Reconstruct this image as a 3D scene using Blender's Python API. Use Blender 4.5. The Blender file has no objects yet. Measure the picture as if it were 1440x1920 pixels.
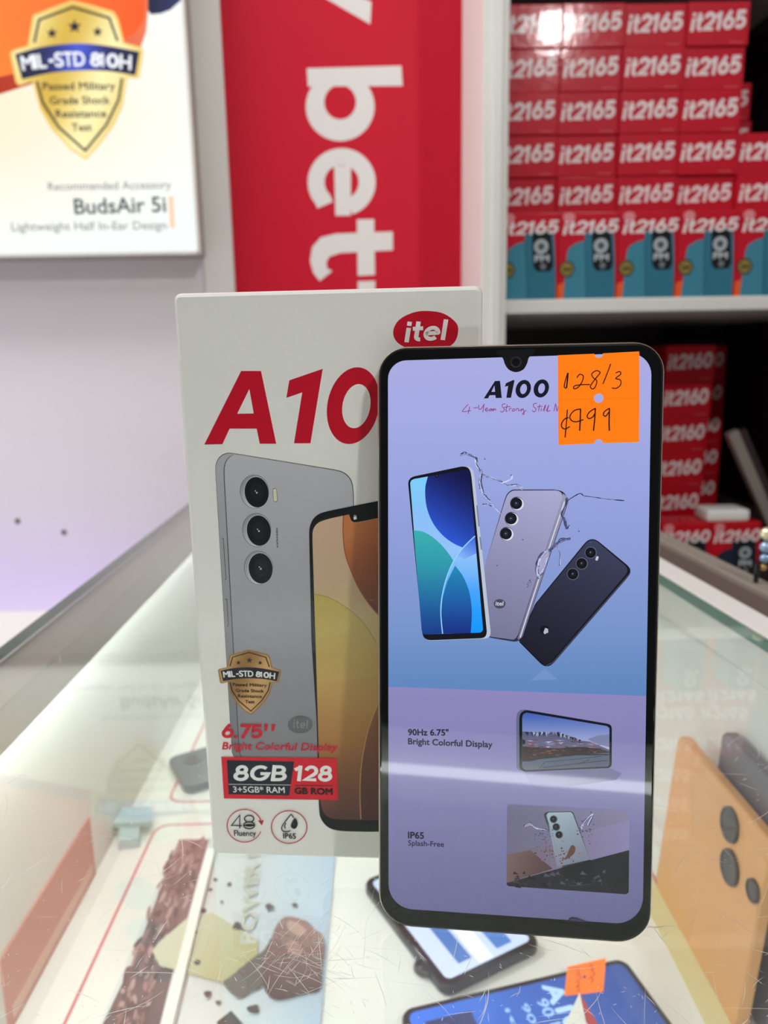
import bpy, bmesh, math, random
import numpy as np
from mathutils import Vector, Matrix
from mathutils.geometry import tessellate_polygon
random.seed(7)
S = bpy.context.scene
COL = S.collection
V = lambda *a: np.array(a, float)

# ------------------------------------------------------------------ camera
F = 1386.4206                       # focal length in pixels of the 1440 px wide frame
PITCH, YAW, ROLL, CAMH = 0.1986, 0.0124, 0.0177, 0.162
def cam_axes():
    cy, sy = math.cos(YAW), math.sin(YAW)
    fwd = V(sy*math.cos(PITCH), cy*math.cos(PITCH), -math.sin(PITCH))
    right = V(cy, -sy, 0); down = np.cross(fwd, right)
    c, s = math.cos(ROLL), math.sin(ROLL)
    return np.array([c*right+s*down, -s*right+c*down, fwd])
CM = cam_axes(); CC = V(0, 0, CAMH)
cd = bpy.data.cameras.new('camera'); cam = bpy.data.objects.new('camera', cd); COL.objects.link(cam)
cd.sensor_fit = 'HORIZONTAL'; cd.sensor_width = 36; cd.lens = F/1440*36; cd.clip_start = .01; cd.clip_end = 50
cam.matrix_world = Matrix([[CM[0][i], -CM[1][i], -CM[2][i], CC[i]] for i in range(3)] + [[0, 0, 0, 1]])
cd.dof.use_dof = True; cd.dof.focus_distance = 0.205; cd.dof.aperture_fstop = 20.0
S.camera = cam

# ------------------------------------------------------------------ view, world, lights
S.view_settings.view_transform = 'Standard'; S.view_settings.look = 'None'
S.view_settings.gamma = 1; S.view_settings.exposure = 0; S.view_settings.use_curve_mapping = False
W = bpy.data.worlds.new('World'); S.world = W; W.use_nodes = True
W.node_tree.nodes['Background'].inputs[0].default_value = (.95, .97, 1, 1)
W.node_tree.nodes['Background'].inputs[1].default_value = .09
def area(name, loc, target, size, power, color=(1, 1, 1), sizey=None):
    l = bpy.data.lights.new(name, 'AREA'); l.energy = power; l.color = color
    l.shape = 'RECTANGLE' if sizey else 'DISK'; l.size = size
    if sizey: l.size_y = sizey
    o = bpy.data.objects.new(name, l); COL.objects.link(o); o.location = loc
    o.rotation_euler = (Vector(target)-Vector(loc)).to_track_quat('-Z', 'Y').to_euler()
    return o
area('ceiling_downlight', (.74, -1.05, 1.42), (0, .2, .08), .12, 11.5, (1, .985, .96))
area('ceiling_fill_light', (-.3, .1, 1.72), (-.3, .3, 0), 1.2, 5, (1, 1, 1), 1.2)  # added overhead fill, no fixture behind it
area('front_fill_light', (-.9, -1.6, 1.3), (-.35, 1.2, .3), .6, 1.5, (1, .99, 1), .9)  # added fill from behind the camera, aimed at the left wall
area('wall_fill_light', (-1.15, .72, 1.6), (-.8, 1.236, 0), .7, 21, (1, .99, 1), .2)  # added unseen lamp that lifts the wall brightness
area('shelf_fill_light', (.75, -.3, 1.6), (.4, 1.1, .3), .25, 2.0, (1, .96, .92))  # unseen fill added for the shelf boxes

# ------------------------------------------------------------------ helpers
def lin(c):
    return tuple(((x/255)/12.92 if x/255 <= .04045 else ((x/255+.055)/1.055)**2.4) for x in c[:3])
def inp(n, *names):
    for k in names:
        if k in n.inputs: return n.inputs[k]
def mat(name, color=(200, 200, 200), rough=.5, metal=0, spec=.5, coat=0, coat_rough=.05, vcol=False, emit=0,
        bump=None, noise=None, screen=False):
    m = bpy.data.materials.new(name); m.use_nodes = True; nt = m.node_tree; b = nt.nodes['Principled BSDF']
    c = (*lin(color), 1)
    b.inputs['Base Color'].default_value = c; b.inputs['Roughness'].default_value = rough
    b.inputs['Metallic'].default_value = metal; inp(b, 'Specular IOR Level').default_value = spec
    inp(b, 'Coat Weight').default_value = coat; inp(b, 'Coat Roughness').default_value = coat_rough
    src = None
    if vcol:
        a = nt.nodes.new('ShaderNodeVertexColor'); a.layer_name = 'Col'; src = a.outputs['Color']
        if not screen: nt.links.new(src, b.inputs['Base Color'])
    elif noise:
        sc, amt = noise
        t = nt.nodes.new('ShaderNodeTexCoord'); n = nt.nodes.new('ShaderNodeTexNoise'); n.inputs['Scale'].default_value = sc
        n.inputs['Detail'].default_value = 5
        mx = nt.nodes.new('ShaderNodeMixRGB'); mx.inputs[1].default_value = c
        mx.inputs[2].default_value = (*[x*(1-amt) for x in c[:3]], 1)
        nt.links.new(t.outputs['Object'], n.inputs['Vector']); nt.links.new(n.outputs['Fac'], mx.inputs[0])
        nt.links.new(mx.outputs[0], b.inputs['Base Color'])
    if emit:
        if screen: b.inputs['Base Color'].default_value = (.004, .004, .005, 1)
        if src: nt.links.new(src, inp(b, 'Emission Color'))
        else: inp(b, 'Emission Color').default_value = c
        inp(b, 'Emission Strength').default_value = emit
    if bump:
        sc, st = bump
        t = nt.nodes.new('ShaderNodeTexCoord'); n = nt.nodes.new('ShaderNodeTexNoise'); n.inputs['Scale'].default_value = sc
        bp = nt.nodes.new('ShaderNodeBump'); bp.inputs['Strength'].default_value = st; bp.inputs['Distance'].default_value = .001
        nt.links.new(t.outputs['Object'], n.inputs['Vector']); nt.links.new(n.outputs['Fac'], bp.inputs['Height'])
        nt.links.new(bp.outputs[0], b.inputs['Normal'])
        if coat: nt.links.new(bp.outputs[0], inp(b, 'Coat Normal'))
    return m
def glass_mat(name, tint, r0, rough=.015, haze=0, power=5):
    m = bpy.data.materials.new(name); m.use_nodes = True; nt = m.node_tree; nt.nodes.clear(); N = nt.nodes.new; L = nt.links.new
    out = N('ShaderNodeOutputMaterial'); g = N('ShaderNodeNewGeometry')
    d = N('ShaderNodeVectorMath'); d.operation = 'DOT_PRODUCT'; L(g.outputs['Normal'], d.inputs[0]); L(g.outputs['Incoming'], d.inputs[1])
    def mth(op, a, b=None):
        n = N('ShaderNodeMath'); n.operation = op; n.use_clamp = False
        for i, x in enumerate((a, b)):
            if x is None: continue
            if isinstance(x, (int, float)): n.inputs[i].default_value = x
            else: L(x, n.inputs[i])
        return n.outputs[0]
    k = mth('SUBTRACT', 1, mth('ABSOLUTE', d.outputs['Value'])); p = mth('POWER', k, power)
    fac = mth('ADD', mth('MULTIPLY', p, 1-r0), r0)
    tr = N('ShaderNodeBsdfTransparent'); tr.inputs[0].default_value = (*tint, 1)
    gl = N('ShaderNodeBsdfGlossy'); gl.inputs['Roughness'].default_value = rough
    df = N('ShaderNodeBsdfDiffuse'); df.inputs[0].default_value = (.8, .8, .77, 1); hz = N('ShaderNodeMixShader'); hz.inputs[0].default_value = haze; L(tr.outputs[0], hz.inputs[1]); L(df.outputs[0], hz.inputs[2])  # pale diffuse share mixed evenly into the clear glass
    mx = N('ShaderNodeMixShader'); L(fac, mx.inputs[0]); L(hz.outputs[0], mx.inputs[1]); L(gl.outputs[0], mx.inputs[2]); L(mx.outputs[0], out.inputs[0])
    return m

WLOC = {}
class MB:
    """collects faces with a material and a colour, builds ONE mesh object"""
    def __init__(s): s.v = []; s.f = []; s.m = []; s.c = []; s.sm = []; s.mats = []
    def mi(s, m):
        if m not in s.mats: s.mats.append(m)
        return s.mats.index(m)
    def face(s, pts, m, cols=(200, 200, 200), smooth=False):
        i = len(s.v); s.v += [tuple(p) for p in pts]; s.f.append(list(range(i, i+len(pts)))); s.m.append(s.mi(m)); s.sm.append(smooth)
        s.c.append([(*lin(cols), 1)]*len(pts) if isinstance(cols[0], (int, float)) else [(*lin(c), 1) for c in cols])
    def mesh(s, vs, fs, m, col=(200, 200, 200), smooth=False):
        i = len(s.v); s.v += [tuple(p) for p in vs]; c = (*lin(col), 1); k = s.mi(m)
        for f in fs: s.f.append([i+j for j in f]); s.m.append(k); s.sm.append(smooth); s.c.append([c]*len(f))
    def box(s, a, b, m, col=(200, 200, 200), bev=0, T=None):
        bm = bmesh.new(); bmesh.ops.create_cube(bm, size=1)
        a, b = V(*a), V(*b)
        for v in bm.verts: v.co = Vector(((a+b)/2+np.array(v.co)*(b-a)))
        if bev: bmesh.ops.bevel(bm, geom=bm.edges[:], offset=bev, segments=2, affect='EDGES', profile=.6)
        bm.verts.index_update(); vs = [np.array(v.co) for v in bm.verts]
        if T: vs = [T(v) for v in vs]
        s.mesh(vs, [[v.index for v in f.verts] for f in bm.faces], m, col); bm.free()
    def rings(s, rings, m, col=(200, 200, 200), smooth=True, cap0=None, cap1=None, mats=None):
        i = len(s.v); n = len(rings[0])
        for k in range(len(rings)-1):
            mm = mats[k] if mats else m
            vs = list(rings[k])+list(rings[k+1])
            s.mesh(vs, [[j, (j+1) % n, n+(j+1) % n, n+j] for j in range(n)], mm, col, smooth)
        if cap0: s.mesh(rings[0], [list(range(n))[::-1]], cap0, col)
        if cap1: s.mesh(rings[-1], [list(range(n))], cap1, col)
    def tube(s, pts, r, m, col=(200, 200, 200), n=10):
        pts = [V(*p) for p in pts]; R = []
        for i, p in enumerate(pts):
            t = pts[min(i+1, len(pts)-1)]-pts[max(i-1, 0)]; t = t/np.linalg.norm(t)
            a = np.cross(t, V(0, 0, 1) if abs(t[2]) < .9 else V(1, 0, 0)); a /= np.linalg.norm(a); b = np.cross(t, a)
            R.append([p+r*(math.cos(q)*a+math.sin(q)*b) for q in np.linspace(0, 2*math.pi, n, endpoint=False)])
        s.rings(R, m, col, True, m, m)
    def sphere(s, c, r, m, col=(200, 200, 200)):
        bm = bmesh.new(); bmesh.ops.create_icosphere(bm, subdivisions=2, radius=r)
        bm.verts.index_update()
        s.mesh([np.array(v.co)+V(*c) for v in bm.verts], [[v.index for v in f.verts] for f in bm.faces], m, col, True); bm.free()
    def build(s, name, parent=None, origin=None, link=True):
        vs = np.array(s.v)
        if parent is not None: o0 = WLOC[parent.name]
        elif origin is not None: o0 = V(*origin)
        else: o0 = V((vs[:, 0].min()+vs[:, 0].max())/2, (vs[:, 1].min()+vs[:, 1].max())/2, vs[:, 2].min())
        me = bpy.data.meshes.new(name); me.from_pydata([tuple(p) for p in vs-o0], [], s.f)
        for m in s.mats: me.materials.append(m)
        me.polygons.foreach_set('material_index', s.m); me.polygons.foreach_set('use_smooth', s.sm)
        a = me.color_attributes.new('Col', 'FLOAT_COLOR', 'CORNER')
        a.data.foreach_set('color', np.array([c for f in s.c for c in f], float).ravel())
        me.update()
        o = bpy.data.objects.new(name, me)
        if link: COL.objects.link(o)
        if parent is not None: o.parent = parent; WLOC[o.name] = o0
        else: o.location = o0; WLOC[o.name] = o0
        return o
def tag(o, label=None, cat=None, group=None, kind=None):
    if label: o['label'] = label
    if cat: o['category'] = cat
    if group: o['group'] = group
    if kind: o['kind'] = kind
    return o
def thing(name, loc, label, cat, group=None):
    o = bpy.data.objects.new(name, None); COL.objects.link(o); o.location = tuple(loc); o.empty_display_size = .02
    WLOC[o.name] = V(*loc); return tag(o, label, cat, group)
def ray(x, y):
    d = V((x-720)/F, (y-960)/F, 1) @ CM
    return d
def hit(x, y, axis, val):
    d = ray(x, y); return CC+d*((val-CC[axis])/d[axis])

class Plane:
    def __init__(s, O, U, Vv): s.O = V(*O); s.U = V(*U)/np.linalg.norm(U); s.V = V(*Vv)/np.linalg.norm(Vv); s.N = np.cross(s.U, s.V)
    def uv(s, x, y):                                   # where the photograph shows this point of the flat surface
        d = ray(x, y); p = CC+d*(((s.O-CC) @ s.N)/(d @ s.N))-s.O
        return (p @ s.U, p @ s.V)
    def p(s, u, v, off=0): return s.O+s.U*u+s.V*v+s.N*off

def catmull(pts, closed=False, n=6):
    P = [V(*p) for p in pts]; out = []; L = len(P)
    for i in range(L if closed else L-1):
        g = (lambda k: P[k % L]) if closed else (lambda k: P[min(max(k, 0), L-1)])
        a, b, c, d = g(i-1), g(i), g(i+1), g(i+2)
        for t in np.linspace(0, 1, n, endpoint=False):
            out.append(.5*(2*b+(c-a)*t+(2*a-5*b+4*c-d)*t*t+(3*b-a-3*c+d)*t**3))
    if not closed: out.append(P[-1])
    return [tuple(p) for p in out]
def ell(cx, cy, rx, ry=None, rot=0, n=36, shear=0, a0=0, a1=360):
    ry = ry or rx; r = math.radians(rot); o = []
    full = abs(a1-a0) >= 360
    for t in np.linspace(math.radians(a0), math.radians(a1), n, endpoint=not full):
        x, y = rx*math.cos(t), ry*math.sin(t); x += shear*y
        o.append((cx+x*math.cos(r)-y*math.sin(r), cy+x*math.sin(r)+y*math.cos(r)))
    return o
def rquad(c, ru, rv=None, n=6):
    """rounded quad: c = 4 corners TL TR BR BL, radii as fractions of the sides (or list of 4)"""
    c = [V(*p) for p in c]; o = []
    rs = ru if isinstance(ru, (list, tuple)) else [ru]*4
    for i in range(4):
        p, pp, pn = c[i], c[i-1], c[(i+1) % 4]; r = rs[i]
        dp = (pp-p)/np.linalg.norm(pp-p)*r; dn = (pn-p)/np.linalg.norm(pn-p)*r
        for t in np.linspace(0, math.pi/2, n):
            o.append(tuple(p+dp*(1-math.sin(t))+dn*(1-math.cos(t))))
    return o
def rd(pts, d=14, it=2):
    """round the corners of an outline, cutting at most d at each"""
    P = [V(*p) for p in pts]
    for _ in range(it):
        o = []
        for i, p in enumerate(P):
            for q in (P[i-1], P[(i+1) % len(P)]):
                L = np.linalg.norm(q-p); o.append(p+(q-p)*min(.25, d/max(L, 1e-9)))
        P = o; d *= .5
    return [tuple(p) for p in P]
def grad(x0, y0, c0, x1, y1, c1):
    d2 = (x1-x0)**2+(y1-y0)**2
    def f(x, y):
        t = min(max(((x-x0)*(x1-x0)+(y-y0)*(y1-y0))/d2, 0), 1)
        return tuple(a+(b-a)*t for a, b in zip(c0, c1))
    return f
def gradn(stops):                                       # colour by height in the picture
    def f(x, y):
        if y <= stops[0][0]: return stops[0][1]
        for (a, ca), (b, cb) in zip(stops, stops[1:]):
            if y <= b: t = (y-a)/(b-a); return tuple(p+(q-p)*t for p, q in zip(ca, cb))
        return stops[-1][1]
    return f

_fc = {}
def font_mesh(s, shear):
    k = (s, shear)
    if k not in _fc:
        c = bpy.data.curves.new('t', 'FONT'); c.body = s; c.shear = shear; c.size = 1; c.resolution_u = 3
        o = bpy.data.objects.new('t', c); m = bpy.data.meshes.new_from_object(o)
        vs = np.array([v.co[:2] for v in m.vertices]); fs = [list(p.vertices) for p in m.polygons]
        bpy.data.objects.remove(o); bpy.data.curves.remove(c); bpy.data.meshes.remove(m)
        _fc[k] = (vs, fs)
    return _fc[k]
CAP = None
def cap_h():
    global CAP
    if CAP is None: CAP = font_mesh('H', 0)[0][:, 1].max()
    return CAP
def arc(cx, cy, rx, ry, a0, a1, n=14): return ell(cx, cy, rx, ry, n=n, a0=a0, a1=a1 if abs(a1-a0) < 360 else a0+359.9)
GL = {  # stroke letters: advance, strokes (closed flag, points); cap height 1
 '0': (.78, [(1, ell(.37, .5, .27, .41, n=24))]),
 '1': (.50, [(0, [(.27, 0), (.27, .98)]), (0, [(.0, .70), (.30, .90)])]),
 '2': (.74, [(0, arc(.35, .63, .26, .27, 170, -25)+[(.48, .40), (.08, .10), (.66, .10)])]),
 '3': (.72, [(0, arc(.33, .70, .22, .20, 150, -80)), (0, arc(.33, .30, .26, .21, 80, -150))]),
 '4': (.78, [(0, [(.56, 0), (.56, .98)]), (0, [(.52, .92), (.10, .28), (.76, .28)])]),
 '5': (.74, [(0, [(.62, .90), (.17, .90), (.13, .50)]+arc(.35, .35, .27, .25, 135, -150))]),
 '6': (.76, [(1, ell(.37, .35, .26, .25, n=22)), (0, [(.14, .44), (.28, .72), (.46, .98)])]),
 '7': (.68, [(0, [(.03, .90), (.58, .90), (.22, 0)])]),
 '8': (.76, [(1, ell(.36, .70, .20, .20, n=20)), (1, ell(.36, .31, .27, .22, n=22))]),
 '9': (.76, [(1, ell(.37, .65, .26, .25, n=22)), (0, [(.60, .56), (.46, .28), (.28, .02)])]),
 'G': (.98, [(0, arc(.48, .5, .38, .40, 45, 355)+[(.50, .47)])]),
 'B': (.80, [(0, [(.14, 0), (.14, 1)]), (0, [(.14, .90)]+arc(.38, .70, .22, .20, 90, -90)+[(.14, .50)]), (0, [(.14, .50)]+arc(.42, .30, .26, .20, 90, -90)+[(.14, .10)])]),
 'A': (.92, [(0, [(.06, 0), (.44, .96), (.82, 0)]), (0, [(.22, .28), (.66, .28)])]),
 'i': (.30, [(0, [(.12, 0), (.12, .70)]), (0, [(.12, .80), (.12, 1.0)])]),
 't': (.50, [(0, [(.20, .98), (.20, .26)]+arc(.36, .25, .16, .15, 180, 280, 6)), (0, [(.0, .64), (.44, .64)])]),
 'e': (.74, [(0, [(.10, .37), (.60, .37)]+arc(.35, .36, .26, .27, 5, 315, 18))]),
 'l': (.30, [(0, [(.12, 0), (.12, 1.0)])]),
 '.': (.30, [(0, [(.10, 0), (.10, .2)])]), '"': (.52, [(0, [(.10, 1), (.08, .66)]), (0, [(.38, 1), (.36, .66)])]),
 ' ': (.35, []), '+': (.7, [(0, [(.06, .45), (.58, .45)]), (0, [(.32, .18), (.32, .72)])]),
}
class Art:
    """flat printing on one surface of a mesh: every piece a hair above the one before"""
    def __init__(s, mb, pl, cmap, m, eps=2e-6, base=1e-5): s.mb, s.pl, s.c, s.m, s.eps, s.off = mb, pl, cmap, m, eps, base; s.hold = False
    def nx(s):
        if not s.hold: s.off += s.eps
    def fill(s, pts, col, sub=0, holes=(), m=None):
        s.nx(); loops = [[V(*p) for p in l] for l in ([pts]+list(holes))]
        flat = [p for l in loops for p in l]
        tris = tessellate_polygon([[Vector((p[0], p[1], 0)) for p in l] for l in loops])
        T = [[flat[i] for i in t] for t in tris]
        for _ in range(sub):
            n = []
            for a, b, c in T:
                ab, bc, ca = (a+b)/2, (b+c)/2, (c+a)/2; n += [[a, ab, ca], [ab, b, bc], [ca, bc, c], [ab, bc, ca]]
            T = n
        for t in T: s._face(t, col, m)
    def _face(s, t, col, m=None):
        uv = [s.c(*p[:2]) for p in t]
        ar = (uv[1][0]-uv[0][0])*(uv[2][1]-uv[0][1])-(uv[1][1]-uv[0][1])*(uv[2][0]-uv[0][0])
        if ar < 0: t = t[::-1]; uv = uv[::-1]
        s.mb.face([s.pl.p(u, v, s.off) for u, v in uv], m or s.m, [col(*p[:2]) for p in t] if callable(col) else col)
    def grid(s, x0, y0, x1, y1, nx, ny, col):
        s.nx()
        for i in range(nx):
            for j in range(ny):
                xa, xb = x0+(x1-x0)*i/nx, x0+(x1-x0)*(i+1)/nx; ya, yb = y0+(y1-y0)*j/ny, y0+(y1-y0)*(j+1)/ny
                s._face([V(xa, ya), V(xb, ya), V(xb, yb), V(xa, yb)], col)
    def stroke(s, pts, w, col, closed=False, smooth=0):
        if smooth: pts = catmull(pts, closed, smooth)
        s.nx(); P = [V(*p) for p in pts]; n = len(P); E = []
        for i in range(n):
            if closed: a, b = P[i]-P[i-1], P[(i+1) % n]-P[i]
            else: a = P[i]-P[i-1] if i else P[1]-P[0]; b = P[i+1]-P[i] if i < n-1 else P[-1]-P[-2]
            a = a/(np.linalg.norm(a)+1e-12); b = b/(np.linalg.norm(b)+1e-12)
            na, nb = V(-a[1], a[0]), V(-b[1], b[0]); m = na+nb; m = m/(np.linalg.norm(m)+1e-12); k = min(1/max(m @ na, .35), 2.0)
            ww = w[i] if isinstance(w, (list, tuple)) else w
            E.append((P[i]+m*ww/2*k, P[i]-m*ww/2*k))
        for i in range(n if closed else n-1):
            j = (i+1) % n; s._face([E[i][0], E[i][1], E[j][1], E[j][0]], col)
    def dot(s, x, y, r, col, ry=None, n=20): s.fill(ell(x, y, r, ry, n=n), col)
    def _frame(s, p0, p1, h):
        a, b = V(*s.c(*p0)), V(*s.c(*p1)); L = np.linalg.norm(b-a); ex = (b-a)/L; ey = V(-ex[1], ex[0])
        d = V(*p1)-V(*p0); d = d/np.linalg.norm(d); up = V(d[1], -d[0]) if s.flip else V(-d[1], d[0])
        t = V(*s.c(*(V(*p0)+up*h)))-a; return a, L, ex, ey, np.linalg.norm(t)
    flip = True                                          # picture coordinates run downward
    def txt(s, st, p0, p1, h, col, bold=0, shear=0, m=None):
        vs, fs = font_mesh(st, shear); a, L, ex, ey, hh = s._frame(p0, p1, h); s.nx()
        x0, x1 = vs[:, 0].min(), vs[:, 0].max(); X = (vs[:, 0]-x0)/(x1-x0)*L; Y = vs[:, 1]/cap_h()*hh
        offs = [(0, 0)] if not bold else [(bold*hh*math.cos(q), bold*hh*math.sin(q)) for q in np.linspace(0, 2*math.pi, 8, endpoint=False)]+[(0, 0)]
        for n_, (ox, oy) in enumerate(offs):
            P = [s.pl.p(*(a+ex*(x+ox)+ey*(y+oy)), s.off+n_*s.eps*.5) for x, y in zip(X, Y)]
            s.mb.mesh(P, fs, m or s.m, col)
        if bold and not s.hold: s.off += 4.5*s.eps
    def stxt(s, st, p0, p1, h, col, w=.2, shear=.2, m=None):
        a, L, ex, ey, hh = s._frame(p0, p1, h); tot = sum(GL[c][0] for c in st); x = 0
        old = s.c; k = L/tot
        s.c = lambda X, Y: tuple(a+ex*(X*k)+ey*(Y*hh))
        mo = s.m; s.m = m or s.m
        for c in st:
            adv, sts = GL[c]
            for cl, pts in sts: s.stroke([(x+px+shear*py, py) for px, py in pts], w, col, bool(cl))
            x += adv
        s.c = old; s.m = mo
def crop(ox, oy, sc, pl): return lambda X, Y: pl.uv(ox+X/sc, oy+Y/sc)

# ------------------------------------------------------------------ materials
M = {}
M['wall'] = mat('painted_wall', (230, 228, 231), .6, noise=(3, .06))
M['white_post'] = mat('white_laminate', (232, 232, 226), .35, noise=(4, .05))
M['floor'] = mat('floor_tile', (190, 186, 178), .3, noise=(2, .15))
M['ceil'] = mat('ceiling_board', (235, 235, 232), .8, noise=(3, .04))
M['brown'] = mat('dark_brown_laminate', (62, 46, 50), .45, noise=(6, .3))
M['banner'] = mat('banner_print', vcol=True, rough=.5, spec=.18, bump=(900, .12))
M['lit'] = mat('backlit_print', vcol=True, emit=1.12, screen=True, rough=.35, spec=.2)
M['alu'] = mat('aluminium_grey', (166, 160, 148), .4, metal=.3, noise=(20, .1))
M['carton'] = mat('glossy_carton_print', vcol=True, rough=.42, spec=.25, coat=.3, coat_rough=.12, bump=(420, .09))
M['film'] = mat('shrink_wrapped_print', vcol=True, rough=.4, spec=.15, coat=.25, coat_rough=.1, bump=(60, .22))
M['screen'] = mat('lit_screen', vcol=True, emit=1, screen=True, rough=.03, spec=.75)
M['black_glass'] = mat('black_glass', (4, 4, 5), .03, spec=.7)
M['frame'] = mat('champagne_metal_frame', (196, 186, 172), .28, metal=.85)
M['lens'] = mat('lens_glass', (10, 10, 14), .03, spec=.7)
M['paper'] = mat('paper_print', vcol=True, rough=.7)
M['sticker'] = mat('glowing_sticker_paper', vcol=True, rough=.75, spec=.1, emit=.42)  # emission added to the paper so its orange comes out brighter
M['glass'] = glass_mat('counter_glass', (.95, .98, .965), .05, haze=.09, power=3.4)
M['clear'] = glass_mat('counter_glass_underside', (.99, 1, .995), 0.0)
M['dark_alu'] = mat('dark_brown_metal', (96, 84, 78), .5, noise=(20, .1))
M['edge'] = mat('green_glass_edge', (38, 112, 96), .15, spec=.6)
M['tray'] = mat('white_tray', (232, 234, 228), .5, noise=(8, .06))
M['scr'] = mat('scratch', (205, 205, 198), .6)
M['led'] = mat('led_tube', (250, 255, 250), emit=14)
M['purple'] = mat('purple_led', (186, 132, 255), emit=3.1)
M['plastic'] = mat('plain_plastic', vcol=True, rough=.3)
M['phonescr'] = mat('small_screen', vcol=True, rough=.05, emit=.55, spec=.5)
M['white_pl'] = mat('white_plastic', (244, 246, 240), .25)
M['acry'] = mat('clear_blue_plastic', (176, 198, 204), .2, spec=.6)
M['bead'] = mat('shiny_bead', vcol=True, rough=.08, metal=.6)

D = 1.2361                                               # distance of the back wall
# ------------------------------------------------------------------ the setting
def struct(name, a, b, m, bev=0):
    mb = MB(); mb.box(a, b, m, bev=bev); return tag(mb.build(name), kind='structure')
mb = MB(); mb.box((-1.9, D, -.95), (.16, D+.06, 1.8), M['wall'])
for x, y in ((33, 977), (120, 998)):
    c = hit(x, y, 1, D); mb.rings([[c+V(r*math.cos(q), -e, r*math.sin(q)) for q in np.linspace(0, 2*math.pi, 14, endpoint=False)] for r, e in ((.0055, .0002), (.003, .0012))], M['alu'], cap1=M['brown'])
tag(mb.build('wall_back'), kind='structure')
struct('floor', (-1.9, -2.2, -1.0), (2.0, 1.8, -.95), M['floor'])
struct('ceiling', (-1.9, -2.2, 1.8), (2.0, 1.8, 1.86), M['ceil'])
struct('wall_left', (-1.96, -2.2, -.95), (-1.9, 1.3, 1.8), M['wall'])
struct('wall_right', (1.94, -2.2, -.95), (2.0, 1.8, 1.8), M['wall'])
# pilaster strip between the light box and the banner
struct('trim_1', (-.262, D-.012, -.95), (-.2155, D, 1.8), M['white_post'], .001)

# ------------------------------------------------------------------ wall ledge with a purple strip behind it
zl = hit(0, 1146, 1, 1.09)[2]
t = thing('wall_ledge', (-1.0, 1.0, -.95), 'pale grey ledge along the foot of the lilac wall, left of the glass counter', 'ledge')
mb = MB(); mb.box((-1.88, .42, zl-.03), (-.30, 1.09, zl), M['white_post'], bev=.003); mb.build('top', t)
mb = MB(); mb.box((-1.86, .46, -.95), (-.32, .5, zl-.03), M['white_post']); mb.build('front_panel', t)
mb = MB(); mb.box((-1.8, 1.10, zl-.065), (-.32, 1.125, zl-.05), M['purple']); tag(mb.build('light_strip', t), 'purple glowing strip')
mb = MB(); mb.box((-1.86, 1.095, -.95), (-.32, 1.234, zl-.066), M['white_post']); mb.build('back_rail', t)

# ------------------------------------------------------------------ shield emblem used on both prints
SH = [(405, 2), (520, 30), (640, 65), (665, 105), (700, 240), (800, 268), (808, 290), (785, 440), (716, 442), (692, 600), (640, 710), (570, 805), (485, 900), (400, 845), (290, 730), (222, 610), (182, 455), (105, 482), (88, 462), (55, 300), (72, 282), (155, 258), (185, 85), (300, 40)]
def shield(A, gold0, gold1, ink, rib, white):
    g = grad(200, 0, gold0, 640, 300, gold1)
    A.fill(SH, (236, 205, 120) if gold0[0] > 200 else (150, 112, 66))
    def inset(p): return [(430+(x-430)*.955, 430+(y-430)*.965) for x, y in p]
    A.fill(inset(SH), lambda x, y: tuple(a+(b-a)*(.5+.5*math.sin(x/95+y/260)) for a, b in zip(gold0, gold1)), sub=3)
    A.stroke([(193, 240), (220, 112), (410, 42), (615, 102), (662, 232)], 14, ink)
    A.stroke([(208, 458), (240, 575), (330, 715), (480, 848), (600, 700), (668, 560), (686, 440)], 14, ink, smooth=0)
    for cx, cy, r in ((420, 150, 42), (293, 188, 34), (550, 180, 32)):
        A.fill([(cx+(r if k % 2 == 0 else r*.42)*math.sin(k*math.pi/5), cy-(r if k % 2 == 0 else r*.42)*math.cos(k*math.pi/5)) for k in range(10)], ink)
    top = catmull([(85, 305), (250, 262), (430, 245), (600, 258), (785, 292)]); bot = catmull([(762, 425), (600, 400), (430, 398), (280, 412), (125, 447)])
    A.fill(top+bot, rib, sub=2)
    w = (610)/12
    for i, ch in enumerate('MIL-STD 810H'):
        if ch == ' ': continue
        xs = [130, 200, 225, 275, 315, 365, 420, 0, 515, 568, 605, 675]; ws = [64, 14, 40, 30, 46, 48, 60, 0, 48, 12, 58, 62]
        x = xs[i]; f = lambda q: 398-26*math.sin((q-110)/660*math.pi)
        if ch in '810': A.stxt(ch, (x-4, f(x)), (x+ws[i]+(10 if ch != '1' else 14), f(x+ws[i])), 78, white, w=.23, shear=0); continue
        if ch == '-': A.stroke([(x, f(x)-36), (x+ws[i], f(x+ws[i])-36)], 18, white)
        else: A.txt(ch, (x, f(x)), (x+ws[i], f(x+ws[i])), 78, white, bold=.035 if ch != '8' else .02)
    for st, x0, x1, y, h in (('Passed Military', 245, 650, 508, 42), ('Grade Shock', 285, 620, 588, 42), ('Resistance', 318, 600, 663, 42), ('Test', 408, 520, 740, 42)):
        A.txt(st, (x0, y), (x1, y-3), h, ink, bold=.03)

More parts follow.
